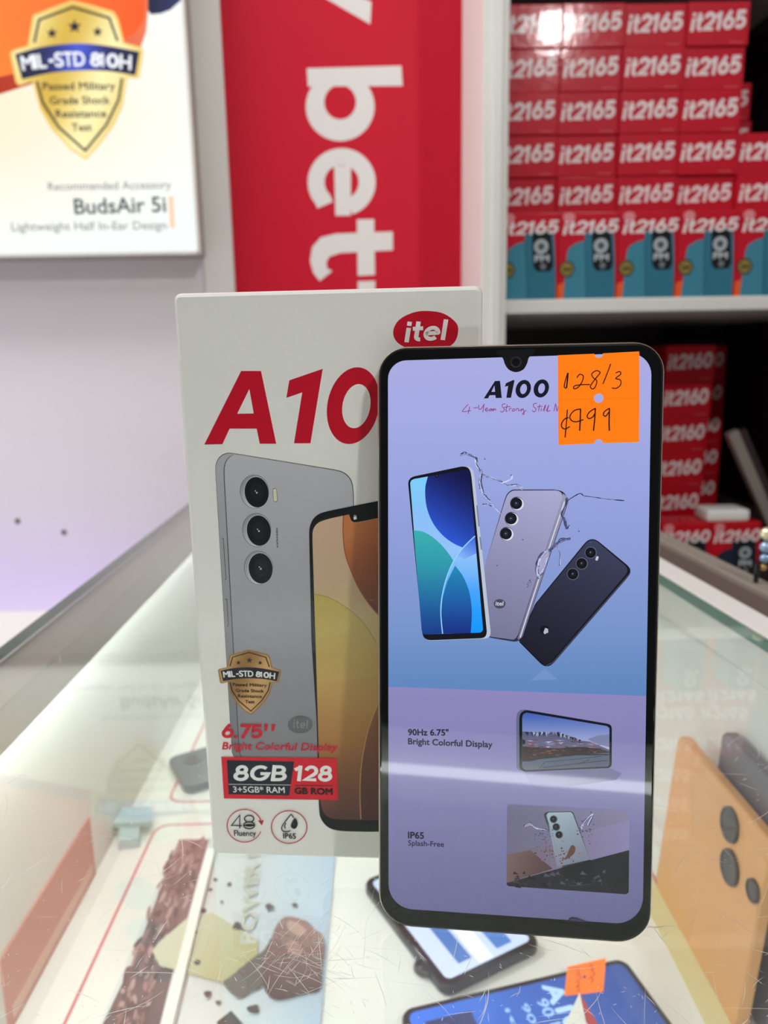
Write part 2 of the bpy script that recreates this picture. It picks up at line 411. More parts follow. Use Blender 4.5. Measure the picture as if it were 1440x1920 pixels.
# ------------------------------------------------------------------ light box on the wall
YL = D-.055
e0 = hit(357, 232, 1, YL); zb = hit(186, 473, 1, YL)[2]
t = thing('light_box', (-.62, D-.02, zb), 'backlit advertising light box with gold shield emblem on the lilac wall', 'light box')
XL, XR, ZT = -.98, e0[0], 1.25
mb = MB(); mb.box((XL, YL+.001, zb-.004), (XR+.001, D, ZT+.004), M['alu']); mb.build('housing', t)
mb = MB(); th = .0045
for a, b in (((XL, zb-.005), (XR+.002, zb+th-.005)), ((XL, ZT), (XR, ZT+th)), ((XL-th, zb-.005), (XL, ZT+th)), ((XR-.0015, zb-.005), (XR+.003, ZT+th))):
    mb.box((a[0], YL-.004, a[1]), (b[0], YL+.006, b[1]), M['white_post'], bev=.0006)
mb.build('frame', t)
pl = Plane((XL, YL, zb), (1, 0, 0), (0, 0, 1)); mb = MB()
A = Art(mb, pl, crop(0, 0, 3, pl), M['lit'], 1.5e-5)
uvi = lambda u, v: (u, v)
B = Art(mb, pl, uvi, M['lit'], 1.2e-4); B.flip = False
Wd, Hd = XR-XL, ZT-zb
def bgc(u, v):
    # pale printed sheet: peach glow around the orange phone, cool white elsewhere
    k = math.exp(-(((u-.30)/.34)**2+((v-.20)/.13)**2)); base = (238, 246, 244)
    return tuple(a*(1-k)+b*k for a, b in zip(base, (255, 232, 196)))
B.grid(0, 0, Wd, Hd, 26, 30, bgc)
A.off = B.off+2e-5
A.fill([(-1700, 780), (-600, 690), (0, 530), (165, 478), (640, 300), (790, 270), (822, 180), (832, 60), (832, -2400), (-1700, -2400)], grad(0, 500, (176, 54, 34), 800, 100, (235, 120, 80)), sub=2)
A.fill([(-1700, 690), (-600, 590), (0, 432), (300, 360), (660, 245), (760, 190), (812, 110), (818, 0), (812, -2400), (-1700, -2400)], grad(0, 0, (255, 130, 52), 780, -100, (250, 92, 40)), sub=2)
A.fill([(835, -2400), (832, 60), (850, 82), (905, 76), (960, 55), (1022, 0), (1040, -60), (1040, -2400)], grad(840, 0, (34, 36, 60), 1040, 0, (52, 60, 110)))
for cy in (-420, -800, -1180): A.dot(250, cy, 150, (60, 34, 40)); A.dot(250, cy, 105, (20, 20, 30))
shield(A, (214, 178, 74), (252, 240, 178), (40, 36, 52), lambda x, y: tuple(a+(b-a)*math.exp(-((x-440)/130)**2) for a, b in zip((40, 40, 66), (74, 92, 214))), (242, 244, 250))
A.txt('Recommended Accessory', (275, 1072), (965, 1062), 44, (150, 152, 152), .02)
A.txt('BudsAir 5i', (425, 1205), (935, 1192), 84, (84, 92, 96), .03)
A.txt('Lightweight Half In-Ear Design', (70, 1300), (940, 1290), 46, (150, 152, 152), .02)
A.fill([(948, 1105), (976, 1104), (986, 1284), (958, 1285)], (250, 206, 176))
tag(mb.build('poster', t), 'glowing printed poster')

# ------------------------------------------------------------------ red banner
mb = MB(); x0, x1 = -.2165, .1462; YB = D-.004
mb.box((x0, YB, -.9), (x1, D-.0005, 1.75), M['banner'], (200, 24, 48))
pl = Plane((x0, YB, 0), (1, 0, 0), (0, 0, 1))
A = Art(mb, pl, crop(380, 0, 2.483, pl), M['banner'], 3e-5); wh = (228, 226, 222)
A.fill([(430, -90), (530, -90), (786, 8), (780, 113)], wh)
A.fill([(445, -92), (530, -62), (800, -165), (800, -272)], wh)
A.fill([(485, 318), (925, 306), (931, 400), (490, 403)], wh)
A.fill(ell(640, 496, 160, 161, n=48), wh, holes=[ell(640, 476, 74, 80, n=40)])
A.stroke([(570, 955)]+ell(647, 848, 119, 119, n=40, a0=138, a1=432)[:], 78, wh)
A.fill([(612, 772), (690, 770), (690, 1003), (618, 1005)], wh)
A.fill([(885, 1078), (886, 1165), (640, 1178), (590, 1195), (575, 1222), (580, 1250), (604, 1262), (545, 1308), (515, 1270), (500, 1215), (510, 1150), (550, 1105), (620, 1088)], wh)
A.fill([(718, 1022), (798, 1020), (802, 1280), (722, 1284)], wh)
A.fill([(722, 1310), (803, 1307), (806, 1560), (728, 1562)], wh)
A.fill([(889, 1370), (890, 1455), (640, 1468), (590, 1485), (580, 1540), (610, 1552), (550, 1600), (510, 1550), (505, 1505), (515, 1440), (555, 1395), (625, 1380)], wh)
tag(mb.build('wall_banner'), 'tall red wall banner with white lettering reading sideways, between light box and shelf', 'banner')

# ------------------------------------------------------------------ shelving unit
YS = 1.0; xa, xb = hit(905, 300, 1, YS)[0], hit(953, 300, 1, YS)[0]
zs = hit(1200, 556, 1, YS)[2]; zs0 = hit(1200, 583, 1, YS)[2]
SXR, SYB = .70, 1.5
t = thing('shelf_unit', (.42, 1.25, -.95), 'white shop shelving unit with dark interior, right of the red banner', 'shelf')
mb = MB(); mb.box((xa, YS, -.95), (xb, YS+.016, 1.75), M['white_post'], bev=.002)
mb.box((xa+.001, YS+.016, -.95), (xa+.010, SYB, 1.75), M['white_post'])
mb.box((xa+.012, YS-.004, -.95), (xa+.024, YS, 1.75), M['white_post'], bev=.0015)
mb.build('upright', t)
mb = MB(); mb.box((xa+.0142, YS+.0165, zs0), (SXR, SYB, zs), M['white_post'], bev=.002); tag(mb.build('shelf_board', t), 'white shelf board under the upper boxes')
mb = MB(); mb.box((xb, SYB, -.95), (SXR+.02, SYB+.02, 1.75), M['brown']); tag(mb.build('back_panel', t), 'dark brown back panel')
mb = MB(); mb.box((SXR, YS, -.95), (SXR+.02, SYB, 1.75), M['brown']); tag(mb.build('side_panel', t), 'dark brown side panel')
mb = MB(); mb.box((xa+.010, YS+.016, -.95), (xa+.014, SYB, 1.75), M['brown']); mb.build('inner_panel', t)
mb = MB(); mb.box((xa+.0142, YS+.0165, zs+.50), (SXR, SYB, zs+.525), M['white_post'], bev=.002); mb.build('shelf_board', t)
z60 = hit(1340, 981, 1, 1.08)[2]-.122
zst = hit(1290, 976, 1, 1.2)[2]
mb = MB(); mb.box((xa+.0142, YS+.0165, z60-.02), (SXR, SYB, z60), M['brown'], bev=.002); mb.build('lower_board', t)
mb = MB(); mb.box((xa+.0142, 1.155, z60), (SXR-.01, SYB-.01, zst), M['brown']); mb.build('riser', t)

RED, DRED = (196, 20, 44), (150, 12, 30)
def carton_mesh(name, w, d, h, col, art):
    mb = MB(); mb.box((-w/2, 0, 0), (w/2, d, h), M['film'], col, bev=.0012)
    pl = Plane((-w/2, 0, 0), (1, 0, 0), (0, 0, 1)); A = Art(mb, pl, lambda u, v: (u, v), M['film'], 2e-5); A.flip = False
    art(A, w, h); o = mb.build(name, origin=(0, 0, 0), link=False); return o
pk = (240, 226, 226)
def end_art(txt):
    def f(A, w, h):
        A.stxt(txt, (.04*w, .32*h), (.93*w, .385*h), .42*h, pk, .22, .2)
        for i in range(5): A.fill([(w*(.70+.045*i), .06*h), (w*(.725+.045*i), .06*h), (w*(.725+.045*i), .09*h), (w*(.70+.045*i), .09*h)], (220, 120, 120))
    return f
def front_art(txt, pc, pc2):
    def f(A, w, h):
        C = lambda pts: [((x-945)/300*w, (1545-y)/450*h) for x, y in pts]
        A.fill(C([(945, 1545), (945, 1470), (1003, 1448), (1012, 1545)]), (236, 96, 40))
        A.fill(C([(975, 1545), (990, 1300), (1000, 1275), (1040, 1250), (1085, 1238), (1100, 1545)]), pc2)
        A.fill(C(catmull([(1092, 1545), (1076, 1230), (1085, 1200), (1110, 1188), (1205, 1188), (1222, 1205), (1236, 1400), (1238, 1545)], n=4)), pc)
        A.stroke(C([(1098, 1545), (1078, 1225)]), .008*w, (30, 60, 74))
        A.fill(C([(1112, 1205), (1120, 1196), (1198, 1196), (1208, 1206), (1224, 1370), (1208, 1398), (1140, 1398), (1122, 1372)]), (22, 26, 32))
        A.fill(ell((1160-945)/300*w, (1545-1268)/450*h, .12*w, n=20), (176, 186, 190)); A.fill(ell((1160-945)/300*w, (1545-1268)/450*h, .06*w, n=16), (80, 90, 96))
        A.txt('FM', *C([(1130, 1345), (1200, 1345)]), .07*h, (190, 196, 200), .08)
        A.fill(ell((1172-945)/300*w, (1545-1372)/450*h, .05*w, n=14), (120, 126, 132))
        A.fill(ell((990-945)/300*w, (1545-1388)/450*h, .145*w, n=6), (52, 46, 34)); A.fill(ell((990-945)/300*w, (1545-1388)/450*h, .115*w, n=6), (150, 132, 66))
        A.txt('24', *C([(972, 1400), (1010, 1400)]), .05*h, (52, 46, 34), .08)
        A.fill(ell((995-945)/300*w, (1545-1120)/450*h, .10*w, .055*h, n=20), (226, 140, 146))
        A.stxt(txt, *C([(962, 1210), (1240, 1202)]), .155*h, pk, .2, .2)
    return f
bw, bd, bh = .0805, .122, None
zc = hit(1215, 395, 1, 1.02)[2]; SHT = zc-zs-.0005
z1 = hit(1222, 5, 1, 1.06)[2]; bh = (z1-(zs+SHT))/5
lie = carton_mesh('phone_box', bw, bd, bh-.0004, RED, end_art('it2165'))
sta = carton_mesh('phone_box', .0785, .06, SHT-.0004, RED, front_art('it2165', (52, 118, 140), (66, 136, 158)))
sw = bw
used = set()
def put(proto, x, y, z, label, group, rz=0):
    if proto.name not in used and proto not in used: o = proto; used.add(proto)
    else: o = proto.copy()
    COL.objects.link(o); o.location = (x, y, z); o.rotation_euler = (0, 0, rz)
    return tag(o, label, 'box', group)
ORD = ['leftmost', 'second from left', 'third from left', 'fourth from left', 'fifth from left']
ROW = ['topmost row', 'second row from top', 'third row from top', 'fourth row from top', 'fifth row from top']
rights = [[1055, 1165, 1276, 1383], [1050, 1161, 1269.6, 1380], [1047, 1156.5, 1262, 1375.7], [1044.6, 1149, 1256, 1364, 1477], [1043, 1147, 1252, 1361, 1475]]
ymid = [46, 130, 211, 287, 360]
mb = MB(); mb.box((xa+.0142, 1.083, zs), (SXR-.002, 1.1875, zs+SHT), M['brown']); mb.box((xa+.0142, 1.1885, zs), (SXR-.002, SYB-.002, zs+SHT+bh), M['brown']); mb.build('riser', t)
for r in range(5):
    zb_ = zs+SHT+bh*(4-r)+.0001
    prev = None
    for c, xr in enumerate(rights[r]):
        yy = 1.06+random.uniform(-.003, .003)
        px = hit(xr, ymid[r], 1, yy)[0]-bw/2
        if prev is not None: px = max(px, prev+bw+.0004)
        prev = px
        put(lie, max(px, xa+.015+bw/2), yy, zb_, 'red phone box lying flat, %s in the %s' % (ORD[c], ROW[r]), 'lying red boxes on the upper shelf')
prev = None
for c, xr in enumerate([1046, 1153, 1261, 1369.6, 1478]):
    px = max(hit(xr, 475, 1, 1.02)[0]-.0785/2, xa+.0145+.0785/2)
    if prev is not None: px = max(px, prev+.079)
    prev = px
    put(sta, px, 1.02, zs+.0001, 'upright red box with teal phone picture on the white shelf, %s of five' % ORD[c], 'upright teal phone boxes on the white shelf')
for i, (xr, r) in enumerate(((1412, 1), (1411, 2), (1409, 3))):
    px = hit(xr, ymid[r], 1, 1.19)[0]-bw/2
    put(lie, px, 1.19, zs+SHT+bh*(4-r)+.0001, ['shadowed red box in the rear stack, uppermost, right of the second row', 'shadowed red box in the rear stack, right of the third row', 'shadowed red box in the rear stack, lowest one that shows'][i], 'rear stack of red boxes on the upper shelf')
h60 = (hit(1290, 647, 1, 1.2)[2]-zst)/5
lie2 = carton_mesh('phone_box', bw, .115, h60-.0004, (200, 10, 32), end_art('it2160'))
PL = ['topmost', 'second from top', 'middle', 'second from bottom', 'lowest']
for k in range(5):
    z = zst+h60*(4-k)+.0001; j = random.uniform(-.001, .001)
    xr = hit(1341-27*k/4, 680+66*k, 1, 1.2)[0]
    put(lie2, xr-bw/2+j, 1.2, z, 'red box in the narrow lower stack, %s of the front stack' % PL[k], 'front stack of red boxes on the lower shelf')
    xr = hit(1362-20*k/4, 680+66*k, 1, 1.32)[0]
    put(lie2, xr-bw/2-j, 1.32, z, 'red box in the rear lower stack, %s, peeking out behind front stack' % PL[k], 'rear stack of red boxes on the lower shelf')
sta2 = carton_mesh('phone_box', .076, .056, .122, (200, 10, 32), front_art('it2160', (24, 32, 50), (34, 42, 62)))
x2 = hit(1424, 1030, 1, 1.08)[0]-.038
for k, l in enumerate(('upright red box with navy phone picture below the lower stack, right one', 'upright red box with navy phone picture below the lower stack, left one')):
    put(sta2, x2-.0768*k, 1.08, z60+.0001, l, 'upright navy phone boxes on the lower shelf')
# white packet on the upright boxes, leaning board, string of beads
c = hit(1358, 965, 1, 1.10); mb = MB()
mb.box((c[0]-.033, 1.085, z60+.1222), (c[0]+.033, 1.133, z60+.141), M['white_pl'], bev=.006)
tag(mb.build('white_packet'), 'small white packet lying on top of the upright navy phone boxes', 'packet')
p0, p1 = hit(1352, 812, 1, 1.16), hit(1438, 1010, 1, 1.16); dv = (p1-p0)/np.linalg.norm(p1-p0); sd = V(dv[2]*-1, 0, dv[0])
x60 = p0+dv*((z60+.003-p0[2])/dv[2])
t = thing('leaning_board', (x60[0]+.05, 1.17, z60), 'dark board with grey metal edge leaning inside the lower shelf at right', 'board')
mb = MB(); L = np.linalg.norm(x60-p0)
def bd_(a, b, y0, y1): return [p0+dv*a+sd*b+V(0, y, 0) for y in (y0, y1)]
def slab(mb, a0, a1, b0, b1, y0, y1, m):
    q = [p0+dv*a+sd*b+V(0, y-1.16, 0) for y in (y0, y1) for a, b in ((a0, b0), (a1, b0), (a1, b1), (a0, b1))]
    mb.mesh(q, [[0, 1, 2, 3], [7, 6, 5, 4], [0, 4, 5, 1], [1, 5, 6, 2], [2, 6, 7, 3], [3, 7, 4, 0]], m)
s_ = 1 if (sd[0] > 0) else -1
slab(mb, 0, L*.99, 0, .016*s_, 1.135, 1.15, M['alu']); tag(mb.build('edge_strip', t), 'grey metal edge')
t2 = mb = MB(); slab(mb, .004, L*.97, .016*s_, .028*s_, 1.137, 1.148, M['brown']); mb.build('panel', t)
# ------------------------------------------------------------------ glass counter
GX0, GX1, GY0, GY1 = -.225, .2245, -.10, .93
ZF = -.215
t = thing('display_counter', (0, .42, -.95), 'glass topped shop display counter with white tray inside, carrying the phone and box', 'counter')
mb = MB(); T = .008
SK = lambda v: V(v[0]-.078*(v[1]-.45), v[1], v[2])            # the right edge runs a few degrees inward
q = lambda z: [(GX0, GY0, z), tuple(SK((GX1, GY0, z))), tuple(SK((GX1, GY1, z))), (GX0, GY1, z)]
mb.face(q(0), M['glass']); mb.face(q(-T)[::-1], M['clear'])
a, b = q(0), q(-T)
for i in range(4): mb.face([a[i], b[i], b[(i+1) % 4], a[(i+1) % 4]], M['edge'])
gt = mb.build('glass_top', t); tag(gt, 'scratched clear glass top with green edges')
mb = MB()
rnd = random.Random(3)
def scratch(x, y, L, a, w, curv):
    p = [V(x, y)]; k = 7
    for i in range(k):
        a += curv/k+rnd.gauss(0, .03); p.append(p[-1]+V(math.cos(a), math.sin(a))*L/k)
    for i in range(k):
        d = p[i+1]-p[i]; d = d/np.linalg.norm(d); n = V(-d[1], d[0])
        w0, w1 = w*math.sin(math.pi*(i+.2)/(k+.4)), w*math.sin(math.pi*(i+1.2)/(k+.4))
        mb.face([(*(p[i]-n*w0), .00012), (*(p[i+1]-n*w1), .00012), (*(p[i+1]+n*w1), .00012), (*(p[i]+n*w0), .00012)], M['scr'])
for i in range(620):
    y = .145+abs(rnd.gauss(0, .12)); x = rnd.uniform(-.75, .75)*y
    if not (GX0+.01 < x < GX1-.01): continue
    L = rnd.choice([.002, .003, .004, .006, .009, .014, .022]); scratch(x, y, L, rnd.gauss(.5, .8), rnd.uniform(.00004, .00011), rnd.gauss(0, .35))
for i in range(900):
    y = .145+abs(rnd.gauss(0, .08)); x = rnd.uniform(-.7, .7)*y; scratch(x, y, rnd.uniform(.0004, .0015), rnd.uniform(0, 3.1), rnd.uniform(.00004, .0001), 0)
# a cluster of deep scratches in front of the box
for i in range(120):
    c = hit(rnd.gauss(560, 60), rnd.gauss(1800, 45), 2, 0); scratch(c[0], c[1], rnd.choice([.002, .003, .004, .006, .009, .016]), rnd.choice([rnd.gauss(-.35, .3), rnd.gauss(1.1, .4)]), rnd.uniform(.00003, .00009), rnd.gauss(0, .3))
sc = mb.build('scratches', gt); tag(sc, 'fine pale scratches on the glass', kind='stuff')
def rail(name, x0, x1, z0, z1, m, lab=None, y0=GY0, y1=GY1, bev=.001, skew=False):
    mb = MB(); mb.box((x0, y0, z0), (x1, y1, z1), m, bev=bev, T=SK if skew else None); o = mb.build(name, t)
    if lab: tag(o, lab)
    return o
rail('frame_rail', GX0, GX0+.031, -.032, -T-.0003, M['alu'], 'grey metal rail under the left glass edge', y0=GY0+.02)
rail('edge_trim', GX1+.0006, .2463, -.03, .0005, M['white_post'], 'white trim along the right glass edge', skew=True)
rail('channel', .2464, .2710, -.03, -.002, M['dark_alu'], 'dark channel beside the white trim', skew=True)
rail('outer_rail', .2711, .2880, -.06, .002, M['alu'], 'beige metal rail at the outer right edge', skew=True)
rail('side_panel', GX0, GX0+.006, ZF-.01, -.032, M['tray'])
rail('side_panel', .228, .234, ZF-.01, -.03, M['tray'])
rail('tray', GX0+.006, .228, ZF-.01, ZF, M['tray'])
mb = MB(); mb.box((GX0, GY0, -.95), (.236, GY1, ZF-.01), M['white_post']); mb.build('base_cabinet', t)
mb = MB(); mb.box((GX0+.006, GY1-.006, ZF), (.228, GY1, -T-.0005), M['tray']); mb.build('end_panel', t)
mb = MB(); mb.box((GX0+.006, GY0, ZF), (.228, GY0+.006, -T-.0005), M['tray']); mb.build('end_panel', t)
mb = MB(); mb.tube([(-.205, -.083, -.0335), (.21, -.083, -.0300)], .0034, M['led'], n=12); tag(mb.build('light_tube', t), 'glowing white tube lamp under the near glass edge')

for x, e in ((-.2055, 24),):  # added strip hidden under the rail to brighten the tray
    m_ = mat('tray_fill_strip', (248, 255, 250), emit=e); zt_ = -.0325 if x < 0 else -.0084; f_ = SK if x > 0 else None
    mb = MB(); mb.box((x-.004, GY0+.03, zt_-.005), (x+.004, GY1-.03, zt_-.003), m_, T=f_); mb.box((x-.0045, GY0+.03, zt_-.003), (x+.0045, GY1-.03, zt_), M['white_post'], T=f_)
    mb.box((x-.0056, GY0+.03, zt_-.0076), (x-.0046, GY1-.03, zt_), M['white_post'], T=f_); tag(mb.build('light_strip', t), 'added white light strip under the glass edge, brightening the tray')
# beads on the outer rail
t_ = thing('string_of_beads', (.2738, .509, .002), 'short string of shiny beads standing on the outer counter rail, right picture edge', 'beads')
mb = MB(); mb.tube([(.2738, .509, .0021), (.2738, .509, .0165)], .0018, M['black_glass'], n=12); tag(mb.build('stand', t_), 'dark stand')
for px, py, r_, col in ((1431, 1064, .0026, (200, 168, 110)), (1434, 1047, .0036, (150, 186, 220)), (1436, 1026, .0044, (170, 200, 232)), (1439, 1001, .005, (250, 244, 206))):
    c = hit(px, py, 1, .509); mb = MB(); mb.sphere(c, r_, M['bead'], col); mb.build('bead', t_)

# ------------------------------------------------------------------ things inside the counter
zp = ZF+.0006
def flat_plane(z): return Plane((0, 0, z), (1, 0, 0), (0, 1, 0))
def sheet(name, x0, y0, x1, y1, z, line, label):
    mb = MB(); mb.box((x0, y0, z-.0005), (x1, y1, z), M['paper'], (243, 244, 238))
    pl = flat_plane(z); A = Art(mb, pl, lambda u, v: (u, v), M['paper'], 5e-5); A.flip = False
    lx0, ly0, lx1, ly1 = line
    A.stroke(rquad([(lx0, ly1), (lx1, ly1), (lx1, ly0), (lx0, ly0)], .012, n=5), .0022, (214, 118, 126), True)
    return tag(mb.build(name), label, 'sheet', 'bordered sheets in the counter tray')
sheet('display_sheet', -.207, .16, .216, .572, zp, (-.188, .18, .201, .559), 'white sheet with red border line in the counter tray, nearer one')
sheet('display_sheet', -.207, .578, .216, .915, zp, (-.188, .592, .201, .90), 'white sheet with red border line in the counter tray, farther one')
# picture card
zc_ = zp+.001; pl = flat_plane(zc_)
def px(x, y): return pl.uv(x, y)
mb = MB(); cs = [px(335, 1572), px(632, 1572), px(594, 1985), px(160, 1985)]
mb.mesh([(*c, zc_) for c in cs]+[(*c, zc_-.0008) for c in cs], [[3, 2, 1, 0], [4, 5, 6, 7], [0, 1, 5, 4], [1, 2, 6, 5], [2, 3, 7, 6], [3, 0, 4, 7]], M['paper'], (226, 230, 230))
A = Art(mb, pl, px, M['paper'], 5e-6)
A.fill([(400, 1574), (632, 1574), (596, 1980), (300, 1980)], grad(400, 1750, (232, 234, 232), 630, 1770, (176, 202, 226)), sub=2)
A.fill([(336, 1574), (392, 1574), (330, 1800), (285, 1980), (164, 1980), (250, 1800)], grad(300, 1600, (150, 116, 116), 220, 1950, (92, 84, 86)), sub=2)
for i in range(260):
    y = rnd.uniform(1580, 1965); xx = 362-(y-1574)*.36+rnd.uniform(-34, 30); L = rnd.uniform(4, 18); w_ = rnd.uniform(1.5, 5)
    A.fill(ell(xx, y, L, w_, rot=rnd.gauss(112, 18), n=8), rnd.choice([(168, 132, 130), (120, 92, 94), (108, 84, 86), (186, 158, 154), (140, 108, 108), (94, 80, 82)]))
zb4 = lambda X, Y: (X/3, 1380+Y/3)
zb5 = lambda X, Y: (400+X/3.13, 1560+Y/3.13)
A.fill([(286, 1786), (300, 1768), (352, 1724), (398, 1714), (484, 1766), (482, 1802), (424, 1848), (352, 1828), (300, 1814)], grad(340, 1740, (218, 220, 196), 460, 1830, (186, 180, 128)), sub=2)
for k in range(5): A.stroke([zb5(-60+50*k, 570+28*k), zb5(-60+50*k-60, 740+28*k)], 1.6, (196, 190, 150))
A.fill(catmull([zb5(*p) for p in [(340, 640), (300, 700), (220, 760), (100, 860), (60, 900), (150, 985), (230, 940), (290, 900)]], True, 3), (104, 96, 90))
hand = [(420, 510), (480, 512), (550, 535), (600, 585), (645, 620), (652, 700), (640, 800), (625, 930), (560, 955), (480, 975), (380, 995), (320, 965), (292, 900), (290, 780), (335, 650), (370, 560)]
A.fill(catmull([zb5(*p) for p in hand], True, 4), grad(540, 1735, (150, 118, 112), 520, 1870, (86, 58, 56)), sub=2)
A.fill(catmull([zb5(*p) for p in [(440, 530), (500, 545), (545, 590), (500, 620), (440, 580)]], True, 4), (196, 164, 152))
A.fill(catmull([zb5(*p) for p in [(430, 650), (500, 660), (520, 720), (480, 740), (440, 700)]], True, 4), (176, 134, 124))
for X, Y, r in ((330, 450, 26), (475, 440, 18), (140, 565, 32), (240, 1050, 40), (95, 320, 16), (15, 290, 14), (-15, 350, 14), (50, 420, 10), (-60, 470, 20), (-110, 600, 16), (-90, 780, 22), (-30, 960, 26), (30, 1010, 18)):
    A.fill(catmull([zb5(X+r*rnd.uniform(.6, 1.2)*math.cos(q), Y+r*rnd.uniform(.5, 1)*math.sin(q)) for q in np.linspace(0, 6.28, 7, endpoint=False)], True, 3), (80, 72, 74))
A.fill([zb5(*p) for p in [(105, 1060), (20, 1127), (60, 1250), (230, 1200)]], (60, 58, 56))
A.txt('POWER 80', (478, 1770), (486, 1575), 26, (206, 208, 196), .06)
tag(mb.build('picture_card'), 'printed card with brown rocks on pale blue, lying in the counter before the box', 'card')
# added pale red strip in place of the red light box reflection
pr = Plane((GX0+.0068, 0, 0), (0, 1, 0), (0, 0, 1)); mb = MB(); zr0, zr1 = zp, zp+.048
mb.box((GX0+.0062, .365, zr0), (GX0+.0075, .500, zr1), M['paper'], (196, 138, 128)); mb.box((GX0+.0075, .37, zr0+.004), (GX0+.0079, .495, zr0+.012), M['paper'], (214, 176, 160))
tag(mb.build('red_reflection_strip'), 'added pale red strip for the light box reflection, left side inside the counter', 'card')
# white strip across the card
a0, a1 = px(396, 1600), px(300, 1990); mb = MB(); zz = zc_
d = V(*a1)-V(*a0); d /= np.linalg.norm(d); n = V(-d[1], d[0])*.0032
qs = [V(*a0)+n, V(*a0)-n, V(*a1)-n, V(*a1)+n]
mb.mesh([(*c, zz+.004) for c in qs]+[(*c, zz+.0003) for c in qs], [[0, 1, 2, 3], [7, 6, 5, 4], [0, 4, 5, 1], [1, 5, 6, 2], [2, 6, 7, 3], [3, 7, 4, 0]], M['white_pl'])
tag(mb.build('white_strip'), 'glossy white strip lying across the printed card in the counter', 'strip')

def slab_phone(name, loc, U, Vv, w, h, th, r, body, label, group=None, cat='phone'):
    """phone lying or leaning: loc is its face's lower left corner"""
    pl = Plane(loc, U, Vv); t = thing(name, pl.p(w/2, h/2, -th), label, cat, group)
    out = lambda ins, z: [pl.p(u, v, z) for u, v in rquad([(ins, h-ins), (w-ins, h-ins), (w-ins, ins), (ins, ins)], max(r-ins, .0005), n=7)][::-1]
    mb = MB(); e = min(.0012, th/3)
    mb.rings([out(e*.8, -th), out(0, -th+e), out(0, -e), out(e*.7, 0)], body, (40, 42, 48), True, body, body); mb.build('phone_body', t)
    return t, pl
def screen_on(t, pl, w, h, r, ins, paint):
    mb = MB(); P = lambda ins, z: [pl.p(u, v, z) for u, v in rquad([(ins, h-ins), (w-ins, h-ins), (w-ins, ins), (ins, ins)], max(r-ins, .0005), n=7)][::-1]
    mb.rings([P(.0008, .00005), P(.001, .0002)], M['black_glass'], (8, 8, 9), True, None, M['black_glass'])
    A = Art(mb, pl, lambda u, v: (u, v), M['phonescr'], 4e-5, 2.2e-4); A.flip = False; paint(A, ins)
    return mb.build('screen', t)
# phone with the orange tag, lying near the front
zt = zp+.0082
pB = flat_plane(zt); cTL, cTR = V(*pB.uv(748, 1893)), V(*pB.uv(1170, 1794))
ux = (cTR-cTL); w = np.linalg.norm(ux); ux /= w; vy = V(-ux[1], ux[0]); hB = .062
O = cTL-vy*hB
t, pl = slab_phone('display_phone', (*O, zt), (*ux, 0), (*vy, 0), w, hB, .0075, .008, mat('dark_phone_body', (30, 32, 38), .3), 'phone with blue screen and orange price tag lying in the counter tray')
def pb(A, i):
    A.fill(rquad([(i, hB-i), (w-i, hB-i), (w-i, i), (i, i)], .005), grad(0, 0, (40, 110, 220), w, 0, (40, 70, 140)), sub=2)
    A.fill([(.012, hB-.012), (.040, hB-.012), (.040, .006), (.012, .006)], (30, 48, 96))
    A.fill([(.016, hB-.016), (.024, hB-.016), (.024, .010), (.016, .010)], (70, 84, 130))
    for k, (u, hh) in enumerate(((.055, .004), (.063, .006), (.070, .009))): A.txt(['itel', '90Hz', '90 Hz'][k], (u+hh, hB-.016), (u+hh, hB-.046), hh*.7, (150, 190, 236), .04)
    A.txt('A10', (.087, hB-.008), (.087, hB-.040), .010, (170, 205, 240), .08)
screen_on(t, pl, w, hB, .008, .004, pb)
mb = MB(); A = Art(mb, pl, pl.uv, M['sticker'], 4e-5, 6e-4)
A.fill([(1064, 1814), (1136, 1798), (1131, 1861), (1058, 1869)], (255, 120, 30))
[A.stroke([(x, y), (x+5, y-4), (x+8, y+3), (x+2, y+5)], 1.4, (96, 46, 20), smooth=3) for x, y in ((1078, 1822), (1081, 1833), (1079, 1845), (1104, 1815), (1107, 1826), (1104, 1838), (1078, 1856))]; A.dot(1096, 1834, 3, (90, 60, 90))
tag(mb.build('price_sticker', t), 'orange price sticker')
mb = MB(); mb.box((*(O+ux*.02), zp), (*(O+ux*.03+vy*.01), zp+.0006), M['white_pl']); mb.build('foot_pad', t)
# second phone, mostly behind the standing phone
zt2 = zp+.0082; pA = flat_plane(zt2)
bl, br = V(*pA.uv(834, 1856)), V(*pA.uv(1110, 1722)); ux = br-bl; ux /= np.linalg.norm(ux); vy = V(-ux[1], ux[0]); wA, hA = .075, .11
t, pl = slab_phone('display_phone', (*bl, zt2), (*ux, 0), (*vy, 0), wA, hA, .0075, .008, mat('black_phone_body', (26, 28, 30), .3), 'black framed phone with pale screen lying in the counter under the standing phone')
def pa(A, i):
    A.fill(rquad([(i, hA-i), (wA-i, hA-i), (wA-i, i), (i, i)], .004), grad(0, 0, (196, 208, 238), wA, hA, (176, 196, 236)), sub=2)
    A.fill([(.018, hA-.01), (.028, hA-.01), (.028, .012), (.018, .012)], (64, 110, 180)); A.fill([(.032, hA-.01), (.044, hA-.01), (.040, .006), (.030, .006)], (236, 244, 250)); A.fill([(.046, hA-.01), (.062, hA-.01), (.058, .010), (.046, .010)], (70, 116, 190))
screen_on(t, pl, wA, hA, .008, .005, pa)
mb = MB(); mb.box((*(bl+vy*.03+ux*.01), zp), (*(bl+vy*.034+ux*.02), zp+.0006), M['white_pl']); mb.build('foot_pad', t)
